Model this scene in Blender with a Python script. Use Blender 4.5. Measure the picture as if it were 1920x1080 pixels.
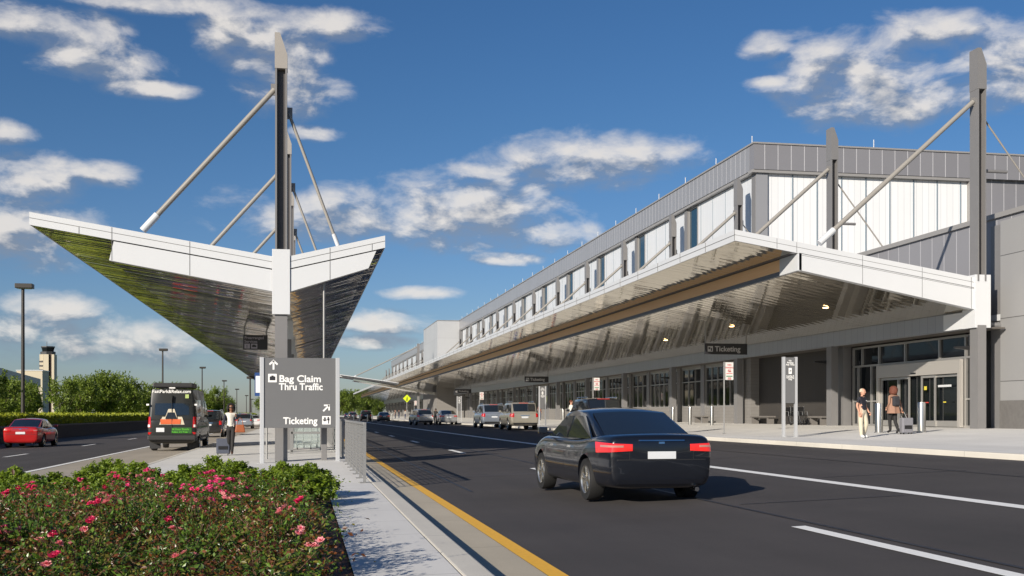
import bpy, bmesh, math, random
from mathutils import Vector, Matrix
from mathutils.bvhtree import BVHTree
for o in list(bpy.data.objects): bpy.data.objects.remove(o)
SC = bpy.context.scene
COL = SC.collection
R = math.radians
rnd = random.Random(7)

# ---------------------------------------------------------------- camera, sky, sun, exposure
F = 2100.0; VPX = 570.0; HY = 777.0; CZ = 1.4
TH = math.atan(390/F); S_, C_ = math.sin(TH), math.cos(TH)
cam = bpy.data.cameras.new('camera'); co = bpy.data.objects.new('camera', cam); COL.objects.link(co)
co.location = (0, 0, CZ); co.rotation_euler = (R(90), 0, -TH)
cam.lens = F/1920*36; cam.sensor_width = 36; cam.shift_y = 237/1920; cam.clip_start = .1; cam.clip_end = 6000
SC.camera = co
SUN_EL = math.atan(.53/math.sqrt(2)); SUN_V = Vector((1, 1, -.53)).normalized()
sl = bpy.data.lights.new('sun', 'SUN'); sl.energy = 4.7; sl.angle = R(.5); sl.color = (1, .91, .79)
so = bpy.data.objects.new('sun', sl); COL.objects.link(so); so.rotation_euler = SUN_V.to_track_quat('-Z', 'Y').to_euler()
so.location = (-40, -40, 40)
SC.view_settings.view_transform = 'Standard'; SC.view_settings.look = 'None'
SC.view_settings.exposure = 0.45; SC.view_settings.gamma = 1
def dir_of(px, py):
    v = Vector(((px-960)/F, 1, (HY-py)/F))
    x = v.x*C_ + v.y*S_; y = -v.x*S_ + v.y*C_
    return math.atan2(x, y), math.atan2(v.z, math.hypot(x, y))
# clouds: (centre, radii) as bearing and height above the horizon
CLOUDS = [(110,55,120,34),(190,112,110,36),(280,168,80,18),(330,8,260,20),(420,55,60,48),(520,95,95,50),(600,45,120,28),(545,165,90,52),
 (15,248,52,20),(45,340,100,52),(190,326,62,26),(40,440,150,60),(95,575,95,28),(240,640,190,42),(25,620,60,40),
 (1100,302,200,50),(905,325,75,20),(720,408,280,54),(880,398,185,72),(960,350,90,34),(940,485,70,14),(585,250,52,14),(785,550,70,13),
 (700,605,150,24),(680,640,100,16),(1600,130,150,72),(1650,190,160,48),(1440,90,50,24),(1760,60,120,34),(1890,120,110,70),(1450,152,50,12),(1000,440,120,30)]
w = bpy.data.worlds.new('World'); SC.world = w; w.use_nodes = True
nt = w.node_tree; nt.nodes.clear()
def N(nt, t, **k):
    n = nt.nodes.new(t)
    for a, b in k.items(): setattr(n, a, b)
    return n
def M(nt, op, a, b=None, c=None, clamp=False):
    n = N(nt, 'ShaderNodeMath', operation=op); n.use_clamp = clamp
    for i, v in enumerate((a, b, c)):
        if v is None: continue
        if isinstance(v, (int, float)): n.inputs[i].default_value = v
        else: nt.links.new(v, n.inputs[i])
    return n.outputs[0]
def MIXC(nt, fac, a, b, blend='MIX'):
    n = N(nt, 'ShaderNodeMix', data_type='RGBA', blend_type=blend)
    for i, v in ((0, fac), (6, a), (7, b)):
        if isinstance(v, (int, float)): n.inputs[i].default_value = v
        elif isinstance(v, tuple): n.inputs[i].default_value = (*v[:3], 1)
        else: nt.links.new(v, n.inputs[i])
    return n.outputs[2]
sky = N(nt, 'ShaderNodeTexSky', sky_type='NISHITA'); sky.sun_disc = False
sky.sun_elevation = SUN_EL; sky.sun_rotation = R(225); sky.air_density = 1.0; sky.dust_density = .4; sky.ozone_density = 3.0
tc = N(nt, 'ShaderNodeTexCoord'); sx = N(nt, 'ShaderNodeSeparateXYZ'); nt.links.new(tc.outputs['Generated'], sx.inputs[0])
az = M(nt, 'ARCTAN2', sx.outputs[0], sx.outputs[1]); el = M(nt, 'ARCSINE', sx.outputs[2])
cv = N(nt, 'ShaderNodeCombineXYZ'); nt.links.new(az, cv.inputs[0]); nt.links.new(M(nt, 'MULTIPLY', el, 1.9), cv.inputs[1])
def noise(vec, scale, detail, rough=.55, off=None, dist=0):
    if off:
        a = N(nt, 'ShaderNodeVectorMath', operation='ADD'); nt.links.new(vec, a.inputs[0]); a.inputs[1].default_value = off; vec = a.outputs[0]
    n = N(nt, 'ShaderNodeTexNoise'); n.inputs['Scale'].default_value = scale; n.inputs['Detail'].default_value = detail
    n.inputs['Roughness'].default_value = rough; n.inputs['Distortion'].default_value = dist; nt.links.new(vec, n.inputs['Vector']); return n.outputs[0]
def cloud_field(daz, dele):
    f = None
    A = M(nt, 'ADD', az, daz) if daz else az; E = M(nt, 'ADD', el, dele) if dele else el
    for (px, py, rx, ry) in CLOUDS:
        a0, e0 = dir_of(px, py)
        q = M(nt, 'MULTIPLY', M(nt, 'SUBTRACT', A, a0), F/rx); r = M(nt, 'MULTIPLY', M(nt, 'SUBTRACT', E, e0), F/ry)
        s = M(nt, 'ADD', M(nt, 'MULTIPLY', q, q), M(nt, 'MULTIPLY', r, r))
        g = M(nt, 'SUBTRACT', 1.0, s)
        f = g if f is None else M(nt, 'SMOOTH_MAX', f, g, .3)
    return M(nt, 'MAXIMUM', f, -1.6)
FLD = cloud_field(0, 0)
n1 = noise(cv.outputs[0], 22, 9, .58, dist=.25); n2 = noise(cv.outputs[0], 22, 9, .58, (-.012, .022, 0), dist=.25)
big = noise(cv.outputs[0], 5, 3)
def dens(n, f=None): return M(nt, 'ADD', M(nt, 'MULTIPLY', M(nt, 'SUBTRACT', n, .5), 3.9), M(nt, 'MULTIPLY', M(nt, 'ADD', f or FLD, .22), 1.05))
FUP = cloud_field(0, .012); d1 = dens(n1); d2 = dens(n2, FUP)
alpha = M(nt, 'MULTIPLY', M(nt, 'SMOOTHSTEP', d1, -.1, .95) if False else M(nt, 'MULTIPLY', M(nt, 'ADD', d1, .08), 1.25, clamp=True), .93)
mr = N(nt, 'ShaderNodeMapRange', interpolation_type='SMOOTHSTEP'); nt.links.new(d1, mr.inputs[0])
mr.inputs[1].default_value = -.35; mr.inputs[2].default_value = 1.9
lit = M(nt, 'ADD', M(nt, 'MULTIPLY', M(nt, 'SUBTRACT', d1, d2), 1.05), .34, clamp=True)
lit = M(nt, 'MULTIPLY', lit, M(nt, 'SUBTRACT', 1.3, M(nt, 'MULTIPLY', d1, .22)), clamp=True)
ccol = MIXC(nt, lit, (2.9, 3.4, 4.3), (10.6, 10.0, 9.3))
hs = N(nt, 'ShaderNodeHueSaturation'); hs.inputs['Saturation'].default_value = 1.18; hs.inputs['Value'].default_value = .92
nt.links.new(sky.outputs[0], hs.inputs['Color'])
skc = MIXC(nt, 1.0, hs.outputs[0], MIXC(nt, M(nt, 'MULTIPLY', el, 4.0, clamp=True), (.84, .90, 1.20), (.80, .91, 1.08)), 'MULTIPLY')
fin = MIXC(nt, M(nt, 'MULTIPLY', mr.outputs[0], .9), skc, ccol)
bg = N(nt, 'ShaderNodeBackground'); bg.inputs[1].default_value = .06; nt.links.new(fin, bg.inputs[0])
wo = N(nt, 'ShaderNodeOutputWorld'); nt.links.new(bg.outputs[0], wo.inputs[0])

# ---------------------------------------------------------------- bearings of the photograph turned into places
def Yof(px, X):
    d = F*X/((px-VPX)*C_); return (d - S_*X)/C_
def Xat(px, Y):
    t = (px-960)/F; return Y*(S_+t*C_)/(C_-t*S_)
def depth(X, Y): return X*S_ + Y*C_
def XYd(px, d):
    u = (px-960)/F*d; return (u*C_ + d*S_, -u*S_ + d*C_)
def Zof(py, X, Y): return CZ + (HY-py)*depth(X, Y)/F
def interp(pts, x):
    if x <= pts[0][0]: return pts[0][1]
    for (a, b), (c, d) in zip(pts, pts[1:]):
        if x <= c: return b + (d-b)*(x-a)/(c-a)
    return pts[-1][1]
RROAD = [(1.4, -.03), (4.2, .02), (9, .2), (14, .38), (15.32, .40)]
RWALK = [(15.3, .53), (18.5, .57), (21, .68), (26, .84), (60, .84)]
LROAD = [(-17, -.25), (-13.5, -.25), (-10.8, -.17), (-7.1, -.13), (-4.2, -.11)]
ISL = [(-4.2, .006), (1.4, .118)]
def rz(X): return interp(RROAD, X) if X > 0 else interp(LROAD, X)
def wz(X): return interp(RWALK, X) if X > 10 else interp(ISL, X)

# ---------------------------------------------------------------- materials
MATS = {}
def mat(name, col, rough=.6, metal=0, var=0, vs=8, bump=0, bs=60, spec=.5, coat=0, emit=None, sub=None, dark=None):
    if name in MATS: return MATS[name]
    m = bpy.data.materials.new(name); m.use_nodes = True; t = m.node_tree; b = t.nodes['Principled BSDF']
    b.inputs['Base Color'].default_value = (*col, 1); b.inputs['Roughness'].default_value = rough
    b.inputs['Metallic'].default_value = metal; b.inputs['Specular IOR Level'].default_value = spec
    if coat: b.inputs['Coat Weight'].default_value = coat; b.inputs['Coat Roughness'].default_value = .04
    if emit: b.inputs['Emission Color'].default_value = (*emit[0], 1); b.inputs['Emission Strength'].default_value = emit[1]
    g = N(t, 'ShaderNodeNewGeometry')
    if var:
        n = N(t, 'ShaderNodeTexNoise'); n.inputs['Scale'].default_value = vs; n.inputs['Detail'].default_value = 5
        t.links.new(g.outputs['Position'], n.inputs['Vector'])
        c = MIXC(t, n.outputs[0], tuple(x*(1-var) for x in col), tuple(min(1, x*(1+var)) for x in col))
        t.links.new(c, b.inputs['Base Color'])
    if bump:
        n = N(t, 'ShaderNodeTexNoise'); n.inputs['Scale'].default_value = bs; n.inputs['Detail'].default_value = 3
        t.links.new(g.outputs['Position'], n.inputs['Vector'])
        bp = N(t, 'ShaderNodeBump'); bp.inputs['Strength'].default_value = bump; bp.inputs['Distance'].default_value = .02
        t.links.new(n.outputs[0], bp.inputs['Height']); t.links.new(bp.outputs[0], b.inputs['Normal'])
    MATS[name] = m; return m
def seam(name, col, line, axis, step, wid=.02, rough=.45, off=0, axis2=None, step2=1, metal=0, var=.06, tone=0, off2=0, spec=.5):
    """panels: joint lines across one or two world axes, each panel its own slight tone"""
    m = bpy.data.materials.new(name); m.use_nodes = True; t = m.node_tree; b = t.nodes['Principled BSDF']
    b.inputs['Roughness'].default_value = rough; b.inputs['Metallic'].default_value = metal; b.inputs['Specular IOR Level'].default_value = spec
    g = N(t, 'ShaderNodeNewGeometry'); s = N(t, 'ShaderNodeSeparateXYZ'); t.links.new(g.outputs['Position'], s.inputs[0])
    def ln(ax, st, of):
        q = M(t, 'DIVIDE', M(t, 'ADD', s.outputs[ax], of+1000*st), st)
        fr = M(t, 'FRACT', q); fl = M(t, 'FLOOR', q)
        return M(t, 'LESS_THAN', M(t, 'MULTIPLY', fr, st), wid), fl
    l, fl = ln(axis, step, off)
    if axis2 is not None:
        l2, fl2 = ln(axis2, step2, off2); l = M(t, 'MAXIMUM', l, l2); fl = M(t, 'ADD', fl, M(t, 'MULTIPLY', fl2, 17.3))
    wn = N(t, 'ShaderNodeTexWhiteNoise', noise_dimensions='1D'); t.links.new(fl, wn.inputs['W'])
    n = N(t, 'ShaderNodeTexNoise'); n.inputs['Scale'].default_value = 1.3; n.inputs['Detail'].default_value = 6; t.links.new(g.outputs['Position'], n.inputs['Vector'])
    f = M(t, 'ADD', M(t, 'MULTIPLY', wn.outputs[0], .6), M(t, 'MULTIPLY', n.outputs[0], .4))
    c = MIXC(t, f, tuple(x*(1-var) for x in col), tuple(min(1, x*(1+var)) for x in col))
    c = MIXC(t, l, c, line); t.links.new(c, b.inputs['Base Color'])
    bp = N(t, 'ShaderNodeBump'); bp.inputs['Strength'].default_value = .35; bp.inputs['Distance'].default_value = .01; bp.invert = True
    t.links.new(l, bp.inputs['Height']); t.links.new(bp.outputs[0], b.inputs['Normal'])
    MATS[name] = m; return m
def ground_mat(name, col, var, patches, bump, rough=.85, joints=None, track=None):
    m = bpy.data.materials.new(name); m.use_nodes = True; t = m.node_tree; b = t.nodes['Principled BSDF']; b.inputs['Roughness'].default_value = rough
    g = N(t, 'ShaderNodeNewGeometry'); pos = g.outputs['Position']
    a = N(t, 'ShaderNodeTexNoise'); a.inputs['Scale'].default_value = .35; a.inputs['Detail'].default_value = 7; a.inputs['Roughness'].default_value = .6; t.links.new(pos, a.inputs['Vector'])
    f = N(t, 'ShaderNodeTexNoise'); f.inputs['Scale'].default_value = 90; f.inputs['Detail'].default_value = 4; t.links.new(pos, f.inputs['Vector'])
    c = MIXC(t, f.outputs[0], tuple(x*(1-var) for x in col), tuple(x*(1+var) for x in col))
    k = M(t, 'ADD', M(t, 'MULTIPLY', M(t, 'SUBTRACT', a.outputs[0], .5), patches*2.5), 1.0)
    mp = N(t, 'ShaderNodeMapping'); mp.inputs['Scale'].default_value = (1.4, .035, 1); t.links.new(pos, mp.inputs[0])
    st = N(t, 'ShaderNodeTexNoise'); st.inputs['Scale'].default_value = 1; st.inputs['Detail'].default_value = 4; t.links.new(mp.outputs[0], st.inputs['Vector'])
    k = M(t, 'MULTIPLY', k, M(t, 'ADD', M(t, 'MULTIPLY', st.outputs[0], patches*1.6), 1-patches*.8))
    cc = N(t, 'ShaderNodeVectorMath', operation='SCALE'); t.links.new(c, cc.inputs[0]); t.links.new(k, cc.inputs['Scale']); c = cc.outputs[0]
    if joints:
        s = N(t, 'ShaderNodeSeparateXYZ'); t.links.new(pos, s.inputs[0]); l = None
        for ax, stp, of in joints:
            q = M(t, 'MULTIPLY', M(t, 'FRACT', M(t, 'DIVIDE', M(t, 'ADD', s.outputs[ax], of+100*stp), stp)), stp)
            x = M(t, 'LESS_THAN', q, .018); l = x if l is None else M(t, 'MAXIMUM', l, x)
        c = MIXC(t, M(t, 'MULTIPLY', l, .6), c, tuple(x*.35 for x in col))
    t.links.new(c, b.inputs['Base Color'])
    bp = N(t, 'ShaderNodeBump'); bp.inputs['Strength'].default_value = bump; bp.inputs['Distance'].default_value = .012
    t.links.new(f.outputs[0], bp.inputs['Height']); t.links.new(bp.outputs[0], b.inputs['Normal'])
    MATS[name] = m; return m
ASPH = ground_mat('asphalt', (.049, .043, .041), .45, .4, .5)
CONC = ground_mat('concrete', (.64, .63, .60), .10, .16, .15, joints=[(1, 1.53, .2)])
CONC2 = ground_mat('lane_concrete', (.36, .32, .26), .10, .2, .2, joints=[(1, 4.6, 0)])
KERBM = ground_mat('kerb_concrete', (.60, .57, .50), .14, .2, .2, joints=[(1, 3.05, .4)])
GUTM = ground_mat('gutter_concrete', (.44, .39, .30), .14, .2, .2, joints=[(1, 3.05, .4)])
MULCH = ground_mat('mulch', (.10, .045, .026), .6, .3, 1)
GRASS = ground_mat('grass', (.06, .085, .03), .5, .3, 1)
WPAINT = mat('road_paint_white', (.85, .85, .82), .6, var=.12, vs=20); YPAINT = mat('road_paint_yellow', (.82, .44, .03), .6, var=.15, vs=20)
WHITE = mat('white_panel', (.56, .575, .59), .35, var=.03, vs=1); WSEAM = mat('joint_dark', (.10, .10, .10), .7)
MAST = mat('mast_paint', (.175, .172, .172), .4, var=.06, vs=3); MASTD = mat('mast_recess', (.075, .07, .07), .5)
MCAP = mat('mast_cap', (.30, .28, .255), .4, var=.05, vs=3); ROD = mat('rod_paint', (.27, .255, .23), .35)
STEEL = mat('brushed_steel', (.55, .54, .51), .28, 1, var=.08, vs=30); ALU = mat('aluminium', (.42, .41, .39), .35, .6)
GALV = mat('galvanised', (.27, .27, .265), .45, .5, var=.15, vs=25)
GLASS = mat('dark_glass', (.008, .010, .012), .04, spec=.35); BLACK = mat('black_paint', (.015, .015, .016), .35); RUB = mat('rubber', (.011, .011, .011), .75)
WOOD = None
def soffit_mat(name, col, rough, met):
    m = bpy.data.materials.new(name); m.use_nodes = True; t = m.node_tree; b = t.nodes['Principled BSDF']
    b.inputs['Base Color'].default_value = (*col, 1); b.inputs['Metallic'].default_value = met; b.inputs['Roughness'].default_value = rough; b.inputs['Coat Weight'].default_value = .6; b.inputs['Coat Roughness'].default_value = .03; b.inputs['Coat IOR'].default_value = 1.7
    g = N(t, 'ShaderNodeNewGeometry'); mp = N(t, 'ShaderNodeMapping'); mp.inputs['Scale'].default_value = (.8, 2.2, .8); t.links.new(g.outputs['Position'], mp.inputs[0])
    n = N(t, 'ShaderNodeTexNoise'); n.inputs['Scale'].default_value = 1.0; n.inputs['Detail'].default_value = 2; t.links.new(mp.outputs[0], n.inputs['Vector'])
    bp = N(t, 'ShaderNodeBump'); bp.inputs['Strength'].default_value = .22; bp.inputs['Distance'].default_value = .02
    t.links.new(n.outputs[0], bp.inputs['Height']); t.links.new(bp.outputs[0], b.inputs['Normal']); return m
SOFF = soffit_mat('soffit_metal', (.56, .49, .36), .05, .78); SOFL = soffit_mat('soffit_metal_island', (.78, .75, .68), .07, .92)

# ---------------------------------------------------------------- mesh builder and tags
ORIG = {}
class MB:
    def __init__(s): s.v = []; s.f = []; s.m = []
    def add(s, vs, fs, m=0):
        k = len(s.v); s.v += [tuple(v) for v in vs]; s.f += [tuple(i+k for i in f) for f in fs]; s.m += [m]*len(fs); return s
    def box(s, x0, x1, y0, y1, z0, z1, m=0):
        return s.add([(x0,y0,z0),(x1,y0,z0),(x1,y1,z0),(x0,y1,z0),(x0,y0,z1),(x1,y0,z1),(x1,y1,z1),(x0,y1,z1)],
              [(0,3,2,1),(4,5,6,7),(0,1,5,4),(1,2,6,5),(2,3,7,6),(3,0,4,7)], m)
    def prism(s, poly, y0, y1, m=0, caps=True):     # poly: (x,z) counter-clockwise seen from -Y
        n = len(poly); fs = [(i, (i+1) % n, (i+1) % n+n, i+n) for i in range(n)]
        if caps: fs += [tuple(range(n))[::-1], tuple(range(n, 2*n))]
        return s.add([(x, y0, z) for x, z in poly]+[(x, y1, z) for x, z in poly], [f[::-1] for f in fs], m)
    def tube(s, p0, p1, r0, r1=None, n=10, m=0, caps=True):
        p0, p1 = Vector(p0), Vector(p1); r1 = r0 if r1 is None else r1
        d = (p1-p0).normalized(); a = d.orthogonal().normalized(); b = d.cross(a)
        vs = []
        for p, r in ((p0, r0), (p1, r1)):
            for i in range(n):
                t = 2*math.pi*i/n; vs.append(p + a*math.cos(t)*r + b*math.sin(t)*r)
        fs = [(i, (i+1) % n, (i+1) % n+n, i+n) for i in range(n)]
        if caps: fs += [tuple(range(n))[::-1], tuple(range(n, 2*n))]
        return s.add(vs, fs, m)
    def path(s, pts, r, n=8, m=0):
        for a, b in zip(pts, pts[1:]): s.tube(a, b, r, r, n, m)
        return s
    def lathe(s, prof, c=(0,0,0), n=20, m=0, axis='z'):
        k = len(prof); vs = []
        for i in range(n):
            t = 2*math.pi*i/n
            for r, h in prof:
                if axis == 'z': vs.append((c[0]+r*math.cos(t), c[1]+r*math.sin(t), c[2]+h))
                else: vs.append((c[0]+h, c[1]+r*math.cos(t), c[2]+r*math.sin(t)))
        fs = []
        for i in range(n):
            j = (i+1) % n
            for q in range(k-1): fs.append((i*k+q, j*k+q, j*k+q+1, i*k+q+1))
        return s.add(vs, fs, m)
    def quad(s, a, b, c, d, m=0): return s.add([a, b, c, d], [(0,1,2,3)], m)
    def build(s, name, mats, parent=None, smooth=False, bevel=0, local=False):
        me = bpy.data.meshes.new(name); O = Vector((0,0,0))
        if parent is not None and not local: O = ORIG.get(parent.name, O)
        me.from_pydata([(x-O.x, y-O.y, z-O.z) for x, y, z in s.v], [], s.f)
        mats = mats if isinstance(mats, (list, tuple)) else [mats]
        for m in mats: me.materials.append(m)
        if len(mats) > 1: me.polygons.foreach_set('material_index', s.m)
        bm = bmesh.new(); bm.from_mesh(me)
        if not getattr(s, 'leafy', False): bmesh.ops.recalc_face_normals(bm, faces=bm.faces)
        if bevel:
            ed = [e for e in bm.edges if len(e.link_faces) == 2 and e.calc_face_angle(0) > .6]
            bmesh.ops.bevel(bm, geom=ed, offset=bevel, segments=2, profile=.6, affect='EDGES', clamp_overlap=True)
        bm.to_mesh(me); bm.free()
        if smooth:
            for p in me.polygons: p.use_smooth = True
            me.set_sharp_from_angle(angle=R(38))
        o = bpy.data.objects.new(name, me); COL.objects.link(o)
        if parent is not None: o.parent = parent; ORIG[o.name] = O
        return o
def tag(o, label=None, cat=None, group=None, kind=None):
    if label: o['label'] = label
    if cat: o['category'] = cat
    if group: o['group'] = group
    if kind: o['kind'] = kind
    return o
def thing(name, label, cat, loc=(0,0,0), group=None, rot=0):
    o = bpy.data.objects.new(name, None); COL.objects.link(o); o.location = loc; o.rotation_euler = (0, 0, rot)
    o.empty_display_size = .2; ORIG[o.name] = Vector(loc); return tag(o, label, cat, group)
def kids(o): return [c for c in bpy.data.objects if c.parent == o]
def dup(root, loc, rot=None, label=None, scale=None, group=None):
    def cp(o, par):
        c = o.copy(); COL.objects.link(c)
        if par is not None: c.parent = par
        for k in kids(o): cp(k, c)
        return c
    r = cp(root, None); r.location = loc
    if rot is not None: r.rotation_euler = (0, 0, rot)
    if scale is not None: r.scale = scale if isinstance(scale, tuple) else (scale,)*3
    if label: r['label'] = label
    if group: r['group'] = group
    return r
def ev(o):
    dg = bpy.context.evaluated_depsgraph_get(); dg.update()
    return bpy.data.meshes.new_from_object(o.evaluated_get(dg))
def text(s, size, loc, m, parent, name='lettering', rot=(R(90), 0, 0), align='LEFT', bold=.012, local=False, ext=.004, sx=1):
    cu = bpy.data.curves.new('t', 'FONT'); cu.body = s; cu.size = size; cu.extrude = ext; cu.offset = bold*size; cu.align_x = align; cu.space_line = .86; cu.resolution_u = 4
    o = bpy.data.objects.new('t', cu); COL.objects.link(o); me = ev(o); bpy.data.objects.remove(o)
    O = Vector((0,0,0)) if local else ORIG.get(parent.name, Vector((0,0,0)))
    me.transform(Matrix.Translation(Vector(loc)-O) @ Matrix.Rotation(rot[2], 4, 'Z') @ Matrix.Rotation(rot[0], 4, 'X') @ Matrix.Diagonal((sx, 1, 1, 1)))
    me.materials.clear(); me.materials.append(m)
    ob = bpy.data.objects.new(name, me); COL.objects.link(ob); ob.parent = parent; ORIG[ob.name] = O; return ob
ORD = ['nearest','second','third','fourth','fifth','sixth','seventh','eighth','ninth','tenth','eleventh','twelfth','thirteenth','fourteenth','fifteenth','sixteenth','seventeenth','eighteenth','nineteenth','twentieth','twenty-first','twenty-second','twenty-third','twenty-fourth','twenty-fifth','twenty-sixth','twenty-seventh','twenty-eighth','twenty-ninth','thirtieth']+['far']*40

# ---------------------------------------------------------------- ground, roads, kerbs
def strip(name, xs, zf, y0, y1, m, dz=0, ny=24):
    b = MB(); ys = [y0+(y1-y0)*(i/ny)**1.6 for i in range(ny+1)]
    vs = [(x, y, zf(x)+dz) for y in ys for x in xs]; n = len(xs)
    b.add(vs, [(j*n+i, j*n+i+1, (j+1)*n+i+1, (j+1)*n+i) for j in range(ny) for i in range(n-1)])
    return tag(b.build(name, m), kind='structure')
b = MB(); b.quad((-3000,-300,-.55),(3000,-300,-.55),(3000,5000,-.55),(-3000,5000,-.55)); tag(b.build('ground', GRASS), kind='structure')
strip('ticketing_road', [1.4,2.1,3,4.2,6,7.5,9,11,12.5,14,15.3], lambda x: interp(RROAD, x), -12, 700, ASPH)
strip('departures_road', [-17,-15,-13.5,-12,-10.8,-9,-7.1], lambda x: interp(LROAD, x), -12, 700, ASPH)
strip('bus_lane', [-7.1,-6,-5,-4.36], lambda x: interp(LROAD, x), -12, 700, CONC2, dz=.004)
strip('gutter', [1.5,1.8,2.1], lambda x: interp(RROAD, x), -12, 700, GUTM, dz=.004)
strip('island_walk', [-4.2,-2.5,-1,.4,1.235], lambda x: interp(ISL, x), 18.9, 700, CONC)
strip('bed_side_walk', [.4,1.235], lambda x: interp(ISL, x), -12, 18.9, CONC)
strip('verge', [-60,-17.1], lambda x: -.2, -12, 700, ground_mat('verge_grass', (.24, .29, .035), .4, .3, 1))
strip('terminal_walk', [15.5,17,18.5,21,23.5,26,30], lambda x: interp(RWALK, x), 10, 700, CONC)
def kerb(name, xa, xb, zt, zb):
    b = MB(); b.prism([(xa, zb), (xb, zb), (xb, zt), (xa, zt)], -12, 700); return tag(b.build(name, KERBM, bevel=.02), kind='structure')
kerb('kerb', 1.25, 1.5, .118, -.2); kerb('kerb', -4.36, -4.2, .012, -.3); kerb('kerb', 15.3, 15.52, .535, .2)
b = MB(); b.prism([(-4.2, -.2), (.4, -.2), (.4, .07), (-4.2, -.01)], 4, 18.9); tag(b.build('planting_bed', MULCH), kind='structure')
def mark(name, x0, x1, y0, y1, m, zf=None):
    zf = zf or rz; b = MB(); n = 1 if y1-y0 < 10 else 12
    for i in range(n):
        a, c = y0+(y1-y0)*i/n, y0+(y1-y0)*(i+1)/n
        b.quad((x0,a,zf(x0)+.008),(x1,a,zf(x1)+.008),(x1,c,zf(x1)+.008),(x0,c,zf(x0)+.008))
    return tag(b.build(name, m), kind='structure')
mark('yellow_line', 2.1, 2.27, -10, 650, YPAINT); mark('lane_line', 8.96, 9.22, -5, 650, WPAINT); mark('lane_line', -7.32, -7.14, -5, 650, WPAINT)
for k in range(26):
    if k < 16 or True:
        y = 12.35+14.7*k; x = (5.72, 5.55, 5.38, 5.32)[min(k, 3)]
        mark('lane_dash', x-.09, x+.09, y-4.4+.3*min(k, 3), y, WPAINT)
        mark('lane_dash', -10.88, -10.72, y+2, y+5.5, WPAINT)
SEAL = mat('asphalt_seal', (.016, .014, .014), .5, var=.3, vs=3)
mark('asphalt_seam', 5.98, 6.04, 2, 300, SEAL); mark('asphalt_seam', 12.2, 12.25, 2, 300, SEAL); mark('asphalt_seam', 2.95, 3.0, 20, 200, SEAL)
for k, (a, y, L_) in enumerate(((2.4, 24.5, 6.4), (6.2, 15.3, 2.6), (9.4, 27.4, 5.6), (2.5, 47.2, 12), (9.5, 19.5, 3))): mark('asphalt_seam', a, a+L_, y, y+.045, SEAL)
b = MB()
for i in range(7): b.box(3+i*1.7, 3.6+i*1.7, 168, 171.5, .02, .02)
for i in range(8):
    x = 2.6+i*1.6; mark('crosswalk_stripe', x, x+.6, 164, 168, WPAINT)

# ---------------------------------------------------------------- canopies
def planks(name, xa, za, xb, zb, y0, y1, step, m, parent, seed, amp=.006):
    r = random.Random(seed); b = MB(); y = y0
    while y < y1-.01:
        ye = min(y+step-.012, y1); n = 3; t0 = r.uniform(-amp, amp); t1 = r.uniform(-amp, amp); c = r.uniform(.2, 1)*amp*.9
        row = []
        for k in range(n+1):
            f = k/n; yy = y+(ye-y)*f
            h0 = t0*(f-.5)*1.4 + c*(4*f*(1-f)); h1 = t1*(f-.5)*1.4 + c*(4*f*(1-f))
            row.append(((xa, yy, za+h0), (xb, yy, zb+h1)))
        for k in range(n): b.quad(row[k][0], row[k][1], row[k+1][1], row[k+1][0])
        y += step
    o = b.build(name, m, parent, smooth=False)
    for p in o.data.polygons: p.use_smooth = True
    return o
def slab_poly(pts, t):   # top line pts (x,z) left to right, thickness t straight down
    return [(x, z-t) for x, z in pts] + [(x, z) for x, z in pts[::-1]]
def mast(parent, X, Y, z0, z1, w, dep, cap, name='mast'):
    b = MB(); h = w/2; q = dep/2; t = .05
    b.box(X-h, X-h+t, Y-q, Y+q, z0, z1-cap).box(X+h-t, X+h, Y-q, Y+q, z0, z1-cap)
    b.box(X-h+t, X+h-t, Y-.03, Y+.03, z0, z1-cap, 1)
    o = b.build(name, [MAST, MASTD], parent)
    c = MB(); zc = z1-cap
    c.add([(X-h-.01,Y-q-.01,zc),(X+h+.01,Y-q-.01,zc),(X+h+.01,Y+q+.01,zc),(X-h-.01,Y+q+.01,zc),
           (X-h-.01,Y-q-.01,z1-.0),(X+h+.01,Y-q-.01,z1-.62),(X+h+.01,Y+q+.01,z1-.62),(X-h-.01,Y+q+.01,z1-.0),(X-h*.2,Y-q-.01,z1),(X-h*.2,Y+q+.01,z1)],
          [(0,3,2,1),(0,1,5,8,4),(3,7,9,6,2),(1,2,6,5),(0,4,7,3),(4,8,9,7),(8,5,6,9)])
    c.build('mast_cap', MCAP if cap < 1.2 else MAST, o); return o
def rod(parent, p0, p1, r, sock=.6, name='tie_rod'):
    p0, p1 = Vector(p0), Vector(p1); b = MB(); d = (p1-p0).normalized()
    b.tube(p0, p1-d*sock, r, n=12); b.tube(p1-d*sock, p1, r*1.35, n=12, m=1)
    s = d.cross(Vector((0,1,0))).normalized()
    b.box(p0.x-.10, p0.x+.10, p0.y-.03, p0.y+.03, p0.z-.16, p0.z+.16, 2)
    return b.build(name, [ROD, WHITE, MAST], parent, smooth=True)
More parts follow.
